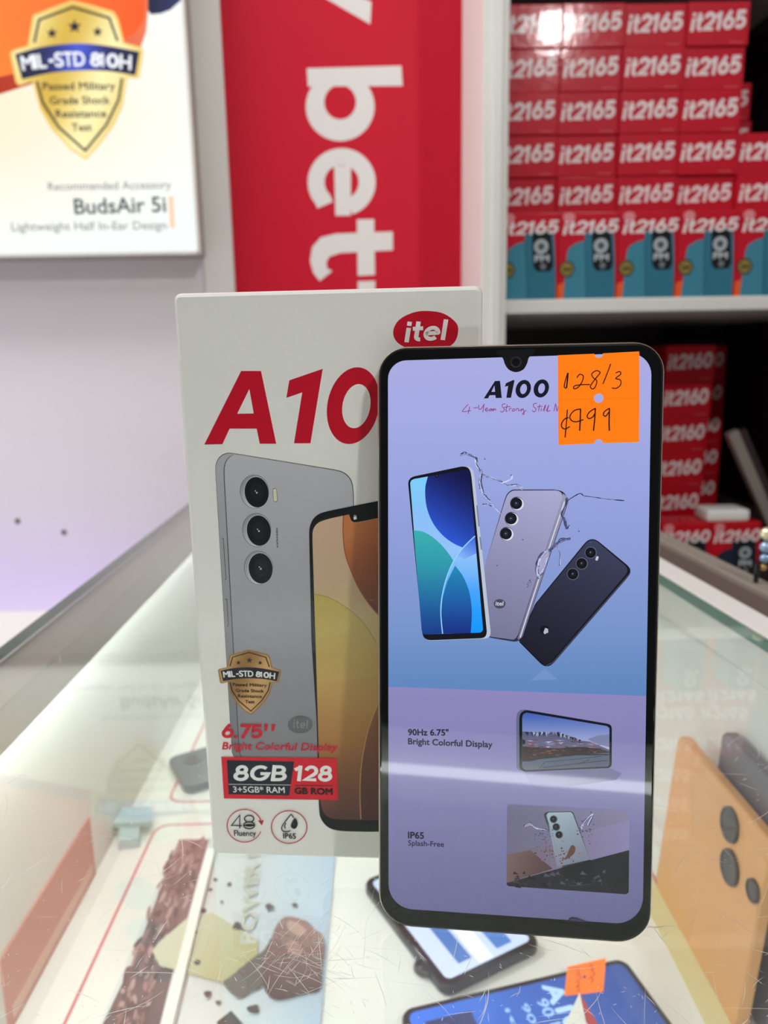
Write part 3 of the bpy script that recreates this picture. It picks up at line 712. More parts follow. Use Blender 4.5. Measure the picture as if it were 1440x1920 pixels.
# coiled security cord
c = hit(812, 1812, 2, zp+.004); mb = MB()
mb.tube([(c[0]+.010*math.cos(q)*1.1, c[1]+.0065*math.sin(q), zp+.0018+.0003*q) for q in np.linspace(0, 4*math.pi, 50)], .0014, M['plastic'], (60, 58, 50), 6)
tag(mb.build('security_cord'), 'small dark coil of cord beside the black framed phone in the counter', 'cord')
# folded white and red price tent
Ap = hit(1087, 1861, 2, -.135); zf = zp+.0002
Lp, Mp, Rp, Bp = V(Ap[0]-.045, Ap[1]-.022, zf), V(Ap[0]+.012, Ap[1]-.05, zf), V(Ap[0]+.045, Ap[1]-.02, zf), V(Ap[0], Ap[1]-.002, zf)
mb = MB()
for tri, cl in (((Ap, Lp, Mp), (238, 234, 226)), ((Ap, Mp, Rp), (206, 62, 66)), ((Ap, Bp, Lp), (230, 226, 220)), ((Ap, Rp, Bp), (200, 60, 64)), ((Lp, Bp, Mp), (230, 226, 220)), ((Mp, Bp, Rp), (230, 226, 220))): mb.face(tri, M['paper'], cl)
tag(mb.build('price_tent'), 'folded white and red paper tent standing in front of the blue screen phone', 'card')
# dark phone beside the box, on the far sheet
zt = zp+.0082; pC = flat_plane(zt); c0 = V(*pC.uv(348, 1478)); ux = V(*pC.uv(470, 1440))-c0; ux /= np.linalg.norm(ux); vy = V(-ux[1], ux[0])
t, pl = slab_phone('display_phone', (*c0, zt), (*ux, 0), (*vy, 0), .12, .062, .0075, .009, mat('teal_phone_body', (52, 74, 82), .25), 'dark teal phone lying in the counter, mostly hidden left of the box')
mb = MB(); 
for k in range(2):
    cc = pl.p(.02+.022*k, .045, .0002); mb.rings([[cc+pl.U*r*math.cos(q)+pl.V*r*math.sin(q)+pl.N*e for q in np.linspace(0, 6.283, 18, endpoint=False)] for r, e in ((.0085, 0), (.008, .001), (.0065, .001))], M['plastic'], (30, 40, 46), True, None, M['lens'])
mb.build('camera_island', t)
mb = MB(); mb.box((*(c0+ux*.02+vy*.02), zp), (*(c0+ux*.03+vy*.024), zp+.0006), M['white_pl']); mb.build('foot_pad', t)
# blue plastic clip
z = zp; pD = flat_plane(z+.012); t = thing('plastic_clip', (*pD.uv(230, 1540), z), 'clear blue grey plastic clip standing at the corner of the bordered sheet', 'clip')
q = [V(*pD.uv(*p)) for p in ((172, 1516), (284, 1512), (284, 1540), (172, 1546))]
mb = MB(); mb.mesh([(*c, z+.012) for c in q]+[(*c, z+.008) for c in q], [[3, 2, 1, 0], [4, 5, 6, 7], [0, 1, 5, 4], [1, 2, 6, 5], [2, 3, 7, 6], [3, 0, 4, 7]], M['acry']); mb.build('jaw', t)
q = [V(*flat_plane(z+.008).uv(*p)) for p in ((226, 1540), (264, 1538), (260, 1572), (222, 1576))]
mb = MB(); mb.mesh([(*c, z+.008) for c in q]+[(*c, z+.0002) for c in q], [[3, 2, 1, 0], [4, 5, 6, 7], [0, 1, 5, 4], [1, 2, 6, 5], [2, 3, 7, 6], [3, 0, 4, 7]], M['acry']); mb.build('base', t)
# orange phone and dark phone leaning on the right side of the tray
def wall_phone(x, yfar, ynear, z1, lean, body, label):
    return slab_phone('display_phone', (x-lean, yfar, zp+.0004), (0, -1, 0), (lean, 0, z1-zp), yfar-ynear, math.hypot(lean, z1-zp), .0075, .008, body, label)
t, pl = wall_phone(.2085, .472, .350, -.094, .010, mat('orange_phone_body', (222, 164, 104), .3), 'orange phone with round cameras leaning on the right side inside the counter')
wO, hO = .084, .12
for k, (x, y, r) in enumerate(((1370, 1546, .0105), (1370, 1626, .0105), (1414, 1670, .0065))):
    u, v = pl.uv(x, y); mb = MB(); cc = pl.p(u, v, .0001)
    mb.rings([[cc+pl.U*rr*math.cos(q)+pl.V*rr*math.sin(q)+pl.N*e for q in np.linspace(0, 6.283, 24, endpoint=False)] for rr, e in ((r, 0), (r*.97, .0016), (r*.85, .0018), (r*.8, .0012))], M['plastic'], (66, 62, 60), True, None, M['lens'])
    mb.build('camera_lens', t)
t, pl = wall_phone(.2188, .432, .345, -.070, .006, mat('navy_phone_body', (92, 92, 104), .3), 'dark grey phone leaning behind the orange phone inside the counter')
mb = MB(); mb.box((.184, .33, zp+.0001), (.199, .56, zp+.0011), M['paper'], (228, 222, 168)); tag(mb.build('yellow_strip'), 'narrow yellow strip lying in the tray below the orange phone', 'card')  # pale yellow strip set on the tray floor

# ------------------------------------------------------------------ the retail box
BX, BY, BYAW, BW, BH, BD = -.0574, .2232, -.0901, .0893, .1829, .052
u = V(math.cos(BYAW), math.sin(BYAW), 0); nrm = V(math.sin(BYAW), -math.cos(BYAW), 0)
pl = Plane((BX, BY, 0), u, (0, 0, 1))
mb = MB()
def bring(ins, z, r=.0022): return [pl.p(a, b, z) for a, b in rquad([(ins, BH-ins), (BW-ins, BH-ins), (BW-ins, ins), (ins, ins)], max(r-ins, .0003), n=5)][::-1]
CW = (231, 231, 226)
mb.rings([bring(.0012, 0), bring(.0004, -.0006), bring(0, -.0015)], M['carton'], CW)
mb.rings([bring(0, -.0015), bring(0, -BD+.001), bring(.001, -BD)], M['carton'], (190, 22, 44), False, None, M['carton'])
A = Art(mb, pl, pl.uv, M['carton'], 2e-6, 2e-6)
A.fill([], CW) if False else None
fr = bring(.0012, 0); mb.mesh(fr, [list(range(len(fr)))], M['carton'], CW)
LR = (196, 8, 40)
c1 = crop(310, 520, 3.4286, pl); c2 = crop(370, 830, 4.114, pl); c3 = crop(370, 1180, 4.114, pl)
A.c = c1
A.fill([(250, 1075), (487, 602), (615, 602), (713, 1070), (607, 1070), (587, 973), (413, 973), (367, 1073)], LR, holes=[[(540, 718), (568, 875), (462, 877)]])
A.fill([(778, 775), (797, 662), (1012, 588), (933, 1067), (827, 1067), (880, 740)], LR)
for dx in (0, 400): A.fill(ell(1208+dx, 825, 168, 247, n=48, shear=-.11), LR, holes=[ell(1228+dx, 828, 90, 142, n=40, shear=-.11)])
A.c = pl.uv
A.fill(catmull([(737, 622), (748, 600), (775, 586), (802, 583), (832, 588), (855, 605), (859, 622), (852, 642), (832, 655), (815, 660), (808, 672), (800, 660), (770, 655), (745, 642)], True, 4), LR)
A.stxt('itel', (757, 642), (838, 637), 38, (240, 238, 236), .19, .18)
# printed silver phone
A.c = c2
back = [(138, 200), (142, 165), (155, 130), (180, 100), (210, 83), (245, 76), (300, 84), (1080, 210), (1130, 226), (1170, 258), (1195, 300), (1207, 380), (1208, 480), (1240, 1522), (1240, 2450), (270, 2450), (215, 1522)]
gs = lambda x, y: tuple(a+(b-a)*min(max(y/2400, 0), 1) for a, b in zip((192, 192, 200), (134, 133, 140)))
back = rd(back, 40); A.fill(back, (60, 60, 66))
A.fill([(x+3 if x < 600 else x-5, y+5) for x, y in back], lambda x, y: tuple(v*.93 for v in gs(x, y)), sub=2)
face = [(208, 220), (214, 170), (232, 130), (262, 102), (300, 90), (1080, 218), (1130, 236), (1165, 265), (1188, 305), (1200, 380), (1200, 480), (1234, 1522), (1234, 2445), (330, 2445), (278, 1522)]
face = rd(face, 40); A.fill([(x-7, y) for x, y in face], (70, 70, 76)); A.fill(face, gs, sub=3)
A.stroke([(190, 735), (200, 740), (222, 1050), (212, 1058)], 5, (70, 70, 76)); A.stroke([(214, 1205), (228, 1210), (240, 1410), (228, 1418)], 5, (70, 70, 76))
for cx, cy in ((443, 378), (460, 674), (474, 965)):
    A.fill(ell(cx, cy, 113, 131, rot=-8), (58, 58, 64)); A.fill(ell(cx, cy, 110, 128, rot=-8), grad(cx-80, cy-80, (150, 150, 158), cx+90, cy+90, (224, 224, 230)), sub=1)
    A.fill(ell(cx+14, cy+4, 98, 122, rot=-8), (196, 196, 204)); A.fill(ell(cx+15, cy+4, 93, 118, rot=-8), (14, 16, 22)); A.fill(ell(cx+18, cy+2, 52, 70, rot=-8), (24, 28, 38))
    A.dot(cx+5, cy-6, 5, (190, 196, 210)); A.dot(cx+16, cy+8, 6, (220, 224, 236))
A.fill(rquad([(579, 352), (612, 348), (622, 456), (588, 460)], 15), (120, 120, 96)); A.fill(rquad([(584, 357), (609, 353), (617, 451), (591, 455)], 12), (216, 216, 186))
A.txt('INFRARED', (625, 808), (620, 655), 12, (50, 50, 54), .03)
# printed front phone
fo = [(862, 690), (868, 640), (890, 590), (925, 555), (980, 532), (1380, 452), (1950, 340), (1990, 400), (2010, 2800), (1900, 2960), (1380, 3002), (1080, 2995), (1000, 2965), (950, 2900), (938, 2840), (920, 2140), (880, 1522)]
fo = rd(fo, 50); A.fill(fo, (16, 17, 22))
si = [(888, 730), (890, 680), (905, 645), (935, 615), (1000, 590), (1172, 552), (1180, 590), (1195, 610), (1222, 616), (1500, 560), (1520, 480), (1920, 400), (1950, 470), (1960, 2750), (1900, 2870), (1380, 2912), (1060, 2905), (1000, 2885), (965, 2840), (948, 2750), (912, 1522)]
gt_ = gradn([(550, (206, 176, 150)), (1100, (196, 168, 138)), (1400, (196, 172, 112)), (1900, (196, 158, 96)), (2300, (172, 122, 70)), (2700, (120, 76, 58)), (2900, (92, 58, 58))])
si = rd(si, 30); A.fill(si, gt_, sub=3)
A.fill(catmull([(1128, 562), (1124, 680), (1140, 850), (1195, 1010), (1268, 1160), (1380, 1310), (1500, 1420)], n=4)+[(1940, 1500), (1940, 430), (1520, 500), (1500, 562), (1222, 618), (1195, 612), (1178, 590), (1172, 553)], grad(1150, 700, (200, 124, 74), 1420, 1250, (112, 54, 38)), sub=3)
A.stroke([(1128, 562), (1124, 680), (1140, 850), (1195, 1010), (1268, 1160), (1380, 1310), (1500, 1420)], 8, (150, 84, 40), smooth=4)
A.fill(catmull([(904, 1168), (1000, 1188), (1100, 1238), (1200, 1308), (1290, 1400), (1380, 1540)], n=4)+[(1400, 1800), (930, 1850), (912, 1522)], grad(950, 1200, (186, 168, 82), 1200, 1800, (196, 164, 98)), sub=3)
A.stroke([(904, 1168), (1000, 1188), (1100, 1238), (1200, 1308), (1290, 1400), (1380, 1540)], 5, (150, 130, 70), smooth=4)
A.c = c3
A.stroke([(1400, 560), (1330, 740), (1290, 900), (1265, 1060), (1255, 1250), (1262, 1462)], 8, (206, 150, 96), smooth=4)
A.fill(catmull([(1265, 1462), (1258, 1250), (1268, 1060), (1293, 900), (1333, 740), (1400, 570)], n=4)+[(1400, 1466)], grad(1270, 600, (150, 100, 62), 1380, 1460, (78, 46, 46)), sub=2)
A.c = c2; A.fill([(1205, 572), (1228, 568), (1230, 590), (1208, 594)], (236, 236, 236)); A.stroke([(1210, 570), (1212, 560), (1222, 559), (1225, 568)], 3, (236, 236, 236))
A.c = c3
# shield, mapped from the large emblem's coordinates
def affine(src, dst):
    X = np.array([[*p, 1] for p in src]); Y = np.array(dst); return np.linalg.lstsq(X, Y, rcond=None)[0]
af = affine([(55, 300), (808, 290), (485, 900), (405, 2)], [(160, 312), (648, 322), (415, 660), (398, 158)])
A.c = lambda X, Y: c3(*(np.array([X, Y, 1]) @ af))
shield(A, (148, 108, 56), (206, 164, 108), (22, 22, 34), (24, 26, 44), (232, 230, 228))
A.c = c3
A.fill(ell(795, 733, 95, 66)+[], (104, 103, 108)); A.stxt('itel', (738, 760), (858, 762), 66, (140, 140, 144), .13, .1)
LR2 = (204, 22, 48)
A.stxt('6.75', (185, 835), (500, 838), 108, LR2, .21, .16); A.fill([(518, 730), (548, 730), (538, 780), (520, 780)], LR2); A.fill([(574, 731), (606, 732), (590, 782), (572, 781)], LR2)
A.txt('Bright Colorful Display', (195, 922), (1085, 932), 54, LR2, .03, .2)
A.fill([(187, 980), (1075, 990), (1087, 1313), (207, 1300)], (214, 20, 44)); A.fill([(230, 1005), (748, 1015), (710, 1278), (243, 1268)], (26, 27, 46))
A.stroke([(243, 1191), (722, 1197)], 4, (210, 210, 214))
A.stxt('8GB', (276, 1165), (690, 1168), 122, (236, 236, 236), .19, .16); A.txt('3+5GB* RAM', (280, 1252), (676, 1258), 44, (226, 226, 226), .015)
A.stxt('128', (745, 1166), (1042, 1170), 122, (240, 238, 238), .20, .14); A.stroke([(755, 1199), (1045, 1203)], 6, (28, 22, 30)); A.txt('GB ROM', (755, 1263), (1043, 1270), 46, (24, 20, 28), .08)
A.stroke(ell(366, 1510, 134, 126, n=40, a0=20, a1=340), 7, (186, 40, 52)); A.fill([(470, 1470), (515, 1468), (500, 1508)], (186, 40, 52))
A.stroke(ell(710, 1520, 137, 126, n=44), 7, (186, 40, 52), True)
ink = (26, 26, 32)
A.stroke([(330, 1530), (330, 1428), (265, 1508), (348, 1510)], 9, ink); A.stroke(ell(402, 1456, 36, 26, n=20), 9, ink, True); A.stroke(ell(402, 1506, 42, 27, n=20), 9, ink, True); A.fill(ell(402, 1506, 40, 10, n=16), ink)
A.txt('Fluency', (287, 1587), (455, 1590), 42, ink, .02); A.txt('IP65', (666, 1607), (762, 1610), 40, ink, .03)
A.stroke([(745, 1450), (724, 1424), (690, 1465), (660, 1505), (652, 1530), (662, 1550), (690, 1556), (720, 1548)], 8, ink, smooth=3)
A.fill(catmull([(755, 1450), (776, 1488), (768, 1522), (745, 1534), (724, 1516), (730, 1485)], True, 4), ink); A.stroke([(684, 1488), (674, 1512), (682, 1530)], 8, ink)
tag(mb.build('retail_box', origin=(BX+.045, BY+.02, 0)), 'white phone box with big red lettering standing on the glass counter behind the phone', 'box')

# ------------------------------------------------------------------ the standing phone
PX, PY, PYAW, LEAN, PW, PH, PT = -.0015, .1889, -.1342, .1303, .0775, .168, .0078
u = V(math.cos(PYAW), math.sin(PYAW), 0); bk = V(-math.sin(PYAW), math.cos(PYAW), 0); up = math.sin(LEAN)*bk+V(0, 0, math.cos(LEAN))
pl = Plane((PX, PY, 0), u, up)
t = thing('smartphone', pl.p(PW/2, 0, -PT/2)*V(1, 1, 0), 'black fronted smartphone with lit screen and orange price sticker, leaning on white box', 'phone')
def prg(ins, z, r=.0095): return [pl.p(a, b, z) for a, b in rquad([(ins, PH-ins), (PW-ins, PH-ins), (PW-ins, ins), (ins, ins)], [max(q-ins, .0004) for q in (.0082, .0082, .0098, .0098)], n=9)][::-1]
mb = MB(); mb.rings([prg(.0012, -PT), prg(.0003, -PT+.0007), prg(0, -PT+.0018), prg(0, -.0016), prg(.0002, -.0006), prg(.0006, 0)], M['frame'], (190, 180, 168), True, M['frame']); tag(mb.build('metal_frame', t), 'champagne metal frame')
mb = MB(); mb.rings([prg(.0006, -.0003), prg(.0007, .00005), prg(.0011, .00022)], M['black_glass'], (8, 8, 9), True, None, M['black_glass'])
mb.build('front_glass', t)
mb = MB(); A = Art(mb, pl, pl.uv, M['screen'], 2e-6, .00024)
scr = rquad([(727.6, 677), (1221.5, 661.5), (1204.5, 1733.5), (728.8, 1701)], [34, 42, 52, 44], n=10)
def sbg(x, y):
    # screen picture, sky blue over lilac; viewing-angle and reflection fade painted in
    f = gradn([(660, (170, 172, 224)), (760, (166, 170, 228)), (900, (152, 164, 222)), (1050, (138, 154, 212)), (1180, (118, 148, 202)), (1300, (92, 132, 188))])
    g = gradn([(1290, (142, 134, 188)), (1420, (132, 128, 178)), (1600, (112, 112, 156)), (1740, (98, 98, 140))])
    return f(x, y) if y < 1287+(x-728)*.036 else g(x, y)
# split the rounded screen into strips so both pages and their soft colour changes print cleanly
def clip(poly, a, b, c):
    o = []
    for i, p in enumerate(poly):
        q = poly[(i+1) % len(poly)]; dp, dq = a*p[0]+b*p[1]-c, a*q[0]+b*q[1]-c
        if dp >= 0: o.append(p)
        if dp*dq < 0: k = dp/(dp-dq); o.append((p[0]+(q[0]-p[0])*k, p[1]+(q[1]-p[1])*k))
    return o
ys = [600, 700]+list(range(740, 1290, 40))+[1287]+list(range(1330, 1760, 40))+[1900]
for y0, y1 in zip(ys, ys[1:]):
    k = .036 if y0 > 700 else 0
    sl = lambda yy: (0.036, yy-728*.036)
    st = clip(clip(scr, -.036, 1, y0-728*.036), .036, -1, -(y1-728*.036))
    if len(st) > 2:
        m_ = (y0+y1)/2; yo = A.off
        A.fill(st, (lambda y1_: (lambda x, y: sbg(x, y-.4 if y1_ <= 1287 else y+.4)))(y1)); A.off = yo
A.nx()
blk = (9, 9, 11)
A.fill(catmull([(930, 664), (942, 671), (947, 684), (955, 694), (968, 698), (981, 693), (988, 682), (992, 670), (1003, 662)], n=5)+[(1003, 655), (930, 657)], blk)
ink = (14, 16, 30)
c4 = crop(850, 690, 4, pl); A.c = c4
A.fill([(228, 229), (312, 98), (350, 97), (363, 225), (318, 226), (315, 204), (272, 205), (260, 228)], ink, holes=[[(285, 180), (313, 179), (308, 132)]])
A.fill([(386, 142), (394, 115), (445, 92), (459, 92), (432, 224), (397, 224), (411, 134)], ink)
for cx, cy in ((524, 158), (659, 154)): A.fill(ell(cx, cy, 57, 68, n=36, shear=-.13), ink, holes=[ell(cx+2, cy, 25, 38, n=30, shear=-.13)])
mag = (140, 38, 110)
hand = [[(112, 272), (68, 326), (132, 319)], [(122, 290), (112, 342)], [(150, 300), (182, 297)], [(192, 277), (189, 303), (203, 310), (226, 282), (230, 274), (221, 332)], [(238, 318), (255, 308), (250, 299), (239, 312), (249, 325), (266, 314)], [(286, 305), (270, 312), (275, 324), (288, 309), (290, 322), (300, 306), (303, 321), (308, 308), (316, 309), (320, 321)],
        [(391, 269), (366, 275), (369, 294), (384, 311), (366, 331), (351, 322)], [(404, 274), (394, 324), (405, 320)], [(380, 296), (426, 289)], [(418, 323), (424, 303), (438, 304)], [(446, 309), (440, 321), (454, 323), (460, 309), (446, 308)], [(468, 323), (474, 305), (488, 307), (490, 322), (496, 318)], [(521, 308), (504, 312), (508, 323), (524, 308), (530, 346), (518, 344), (546, 316)], [(555, 327), (559, 327)],
        [(628, 264), (600, 272), (604, 294), (620, 308), (606, 329), (590, 318)], [(647, 274), (638, 325)], [(628, 293), (668, 286)], [(660, 302), (657, 325)], [(672, 322), (692, 276), (680, 326)], [(697, 322), (715, 278), (703, 326), (727, 317)], [(754, 326), (766, 270), (776, 325), (790, 270)]]
for h in hand: A.stroke(h, 5.2, mag, smooth=4)
# three advertised phones on the screen
c5 = crop(740, 830, 3, pl); A.c = c5
A.fill([(765, 1335), (845, 1268), (915, 1330)], (112, 146, 200))
dk = lambda a, b: None
A.fill(rd([(695, 1115), (790, 905), (1065, 568), (1085, 548), (1112, 540), (1140, 550), (1310, 690), (1326, 712), (1322, 740), (1305, 762), (890, 1242), (870, 1255), (848, 1258), (825, 1246)], 8), (16, 16, 26))
A.fill(rd([(700, 1110), (795, 908), (1070, 572), (1088, 554), (1112, 546), (1138, 556), (1300, 694), (1310, 715), (1300, 740), (872, 1236), (850, 1246), (830, 1236)], 8), grad(1150, 560, (58, 62, 88), 840, 1240, (22, 22, 36)), sub=3)
A.stroke([(1322, 735), (888, 1236), (850, 1254)], 5, (70, 72, 92))
for cx, cy in ((1102, 618), (1052, 679), (1002, 738)): A.dot(cx, cy, 34, (92, 96, 118)); A.dot(cx-1, cy, 30, (8, 8, 14)); A.dot(cx, cy, 13, (26, 28, 44)); A.dot(cx-2, cy-2, 3, (150, 150, 170))
A.fill(rquad([(1134, 636), (1148, 640), (1140, 664), (1126, 660)], 6), (190, 196, 226)); A.fill(ell(842, 1052, 26, 24, n=20), (10, 10, 16)); A.fill([(846, 1040), (862, 1046), (864, 1066), (842, 1076), (836, 1066)], (176, 180, 200))
A.fill(rd([(505, 700), (618, 320), (632, 285), (660, 263), (900, 263), (945, 273), (966, 300), (972, 345), (722, 1085), (700, 1112), (675, 1119), (528, 1094)], 8), (44, 44, 60))
A.fill([(945, 285), (964, 300), (968, 345), (718, 1090), (698, 1108), (690, 1100), (938, 330)], grad(950, 300, (150, 152, 178), 700, 1100, (112, 112, 140)), sub=2)
A.stroke([(955, 330), (845, 660), (705, 1095)], 7, (206, 208, 224))
A.fill(rd([(505, 700), (622, 322), (636, 289), (662, 269), (912, 268), (938, 280), (944, 306), (936, 335), (694, 1078), (674, 1108), (528, 1088)], 8), grad(850, 270, (168, 168, 208), 600, 1090, (118, 118, 150)), sub=3)
for cx, cy in ((687, 342), (657, 427), (629, 512)): A.dot(cx, cy, 39, (80, 80, 104)); A.dot(cx+3, cy+2, 36, (222, 222, 240)); A.dot(cx-3, cy-1, 33, (16, 16, 26)); A.dot(cx-3, cy, 14, (34, 36, 54)); A.dot(cx-4, cy-2, 3, (150, 150, 176))
A.fill(ell(590, 905, 33, 27, n=24), (72, 72, 92)); A.txt('itel', (568, 914), (612, 914), 22, (190, 190, 214), .05, .1)
A.fill(rd([(76, 225), (84, 203), (105, 190), (385, 132), (418, 134), (440, 152), (448, 190), (540, 1065), (536, 1088), (515, 1100), (195, 1112), (168, 1100), (157, 1078)], 8), (186, 196, 214))
A.fill(rd([(76, 225), (84, 203), (105, 190), (380, 133), (408, 136), (425, 155), (432, 190), (519, 1066), (512, 1088), (495, 1098), (195, 1110), (168, 1100), (157, 1078)], 8), (8, 10, 20))
A.fill([(88, 226), (94, 212), (110, 204), (410, 150), (420, 162), (497, 1050), (490, 1062), (478, 1067), (168, 1077), (156, 1066), (152, 1050)], gradn([(150, (120, 206, 250)), (450, (140, 190, 246)), (650, (150, 196, 250)), (850, (60, 160, 250)), (1077, (0, 150, 255))]), sub=3)
A.fill(catmull([(187, 190), (172, 260), (180, 360), (215, 450), (270, 520), (330, 565), (385, 590)], n=5)+[(452, 524), (445, 440), (420, 160), (410, 150)], grad(400, 200, (10, 12, 70), 220, 480, (40, 84, 206)), sub=3)
A.fill([(452, 524), (385, 590), (350, 630), (390, 655), (459, 622)], grad(450, 530, (60, 100, 220), 380, 640, (130, 176, 246)), sub=2)
A.fill(catmull([(107, 492), (160, 500), (220, 535), (285, 598), (332, 665)], n=5)+catmull([(332, 665), (290, 765), (266, 870), (260, 960), (270, 1073)], n=5)+[(168, 1077), (156, 1066), (152, 1050)], gradn([(490, (56, 176, 176)), (700, (44, 150, 172)), (900, (28, 100, 160)), (1075, (18, 56, 136))]), sub=3)
A.fill(catmull([(340, 690), (385, 752), (420, 840), (434, 950), (428, 1069)], n=5)+[(270, 1073), (262, 960), (270, 870), (296, 780)], gradn([(690, (30, 140, 180)), (880, (24, 96, 168)), (1075, (18, 44, 130))]), sub=3)
A.stroke([(452, 524), (385, 590), (332, 665), (290, 765), (266, 870), (260, 960), (270, 1073)], 6, (150, 210, 250), smooth=4)
A.dot(238, 186, 11, (8, 8, 16)); A.dot(238, 186, 5, (50, 54, 70))
A.stroke([(463, 352), (474, 470)], 7, (120, 128, 146)); A.stroke([(480, 530), (488, 600)], 7, (120, 128, 146))
# water splashes
wd = [(56, 60, 92), (96, 102, 146), (206, 214, 246), (40, 42, 66)]
def splash(path, w, n=1):
    A.nx(); cp = catmull(path, n=3)
    for x, y in cp[::2]:
        A.hold = True; rr = rnd.uniform(.25, .75)*w
        if n > 1: A.fill(ell(x+rnd.gauss(0, w*.5), y+rnd.gauss(0, w*.5), rr, rr*rnd.uniform(.5, 1.4), rot=rnd.uniform(0, 180), n=8), rnd.choice(wd+[(150, 158, 204)]))
    for k in range(n):
        A.hold = True
        P = [(x+rnd.gauss(0, w*.55), y+rnd.gauss(0, w*.55)) for x, y in path]
        A.stroke(P, [rnd.uniform(1.5, 6.5) for _ in range((len(P)-1)*4+1)], wd[rnd.randrange(4)], smooth=4)
    A.hold = False
splash([(375, 68), (392, 58), (410, 64), (440, 78), (458, 92), (462, 125), (478, 160), (488, 200), (475, 230), (488, 270), (510, 300), (535, 325)], 7, 6)
splash([(455, 95), (470, 130), (485, 165), (480, 220), (500, 285)], 5, 5)
splash([(490, 180), (540, 198), (600, 215), (640, 238), (690, 240), (720, 262)], 5, 5); splash([(600, 230), (650, 205), (660, 185)], 3, 2); splash([(500, 350), (530, 345), (548, 355), (520, 340)], 4, 3); splash([(550, 355), (580, 380), (602, 402)], 2, 2)
splash([(965, 310), (965, 345), (940, 400), (955, 430), (965, 480), (980, 470)], 6, 7); splash([(965, 330), (1000, 305), (1040, 285), (1060, 298)], 2, 2); splash([(1060, 300), (1130, 308), (1200, 318), (1290, 325)], 2, 1)
splash([(985, 540), (940, 550), (905, 575), (870, 600), (830, 625), (800, 665), (795, 720), (805, 760)], 7, 8); splash([(905, 575), (930, 620), (925, 690)], 4, 3); splash([(745, 800), (758, 775), (762, 795), (748, 812)], 3, 4)
A.fill(catmull([(860, 598), (832, 622), (800, 668), (794, 720), (806, 758), (830, 735), (852, 690), (866, 640)], True, 4), (164, 164, 200)); splash([(850, 610), (810, 665), (805, 740), (835, 720), (858, 650)], 8, 6)
for x, y in ((507, 92), (655, 183), (1035, 497), (1100, 560), (720, 545), (575, 690)): A.dot(x, y, 4, (80, 86, 124))
# lower page
c6 = crop(700, 1270, 2.618, pl); A.c = c6
ik2 = (22, 22, 38)
A.txt('90Hz 6.75"', (172, 281), (369, 283), 29, ik2, .045); A.txt('Bright Colorful Display', (172, 325), (584, 341), 29, ik2, .04)
A.txt('IP65', (172, 785), (248, 788), 30, ik2, .05); A.txt('Splash-Free', (172, 821), (347, 828), 25, ik2, .02)
A.fill([(740, 462), (1165, 444), (1218, 468), (1190, 500), (800, 556), (770, 520)], grad(1000, 450, (98, 96, 138), 950, 556, (120, 118, 164)), sub=2)
A.fill([(701, 200), (706, 172), (722, 157), (745, 155), (1150, 224), (1166, 232), (1170, 248), (1169, 428), (1163, 438), (1152, 443), (760, 458), (712, 452), (702, 438)], (96, 104, 132))
A.fill(rd([(716, 195), (722, 172), (745, 157), (1150, 225), (1165, 233), (1169, 248), (1168, 428), (1162, 437), (1152, 442), (745, 460), (722, 450), (716, 435)], 7), (14, 15, 24))
scn = [(730, 196), (735, 178), (752, 170), (1145, 236), (1157, 246), (1157, 425), (1150, 434), (750, 451), (735, 444), (731, 432)]
A.fill(scn, gradn([(170, (62, 92, 176)), (300, (150, 160, 206)), (345, (176, 178, 208))]), sub=3)
A.fill([(1050, 300), (1100, 282), (1157, 276), (1157, 340), (1080, 318)], (122, 128, 164))
A.fill([(730, 262), (790, 266), (850, 268), (905, 270), (950, 280), (1000, 305), (1060, 312), (1157, 352), (1157, 425), (1150, 434), (750, 451), (735, 444), (730, 432)], (92, 92, 122))
A.nx()
for k in range(60):
    A.hold = True
    x = rnd.uniform(735, 1010); A.fill([(x, 264+max(0, x-900)*.35), (x+rnd.uniform(6, 16), 266+max(0, x-900)*.35), (x+rnd.uniform(-2, 14), rnd.uniform(276, 290)+max(0, x-900)*.3)], rnd.choice([(36, 36, 54), (60, 62, 88), (170, 176, 204)]))
A.nx()
for k in range(60):
    A.hold = True
    x = rnd.uniform(735, 1090); y = rnd.uniform(300, 340)+max(0, x-950)*.12; A.fill([(x, y), (x+rnd.uniform(14, 46), y+rnd.uniform(-2, 6)), (x+rnd.uniform(10, 36), y+rnd.uniform(4, 9))], rnd.choice([(176, 182, 212), (150, 120, 130), (120, 66, 66), (110, 116, 150), (60, 54, 70)]))
A.hold = False; A.fill([(731, 335), (800, 342), (900, 345), (1000, 338), (1100, 345), (1157, 362), (1157, 400), (731, 410)], (50, 34, 40))
A.nx()
for k in range(70):
    A.hold = True
    x = rnd.uniform(735, 1120); y = rnd.uniform(335, 388); A.fill([(x, y), (x+rnd.uniform(10, 34), y+rnd.uniform(-2, 3)), (x+rnd.uniform(8, 26), y+rnd.uniform(3, 8))], rnd.choice([(96, 50, 46), (30, 22, 30), (120, 76, 72), (66, 46, 52)]))
A.hold = False; A.nx(); A.fill([(731, 418), (830, 396), (960, 380), (1157, 366), (1157, 425), (1150, 434), (750, 451), (735, 444)], (82, 90, 112)); A.stroke([(733, 404), (850, 392), (1000, 376), (1155, 376)], 6, (24, 26, 38)); A.stroke([(815, 444), (840, 412), (980, 400), (1120, 384)], 3, (36, 38, 52)); A.stroke([(830, 440), (1000, 420), (1150, 404)], 5, (50, 54, 70)); A.stroke([(1000, 425), (1060, 400)], 3, (30, 32, 44))
A.fill([(731, 300), (745, 306), (745, 322), (731, 328)], (14, 15, 24))
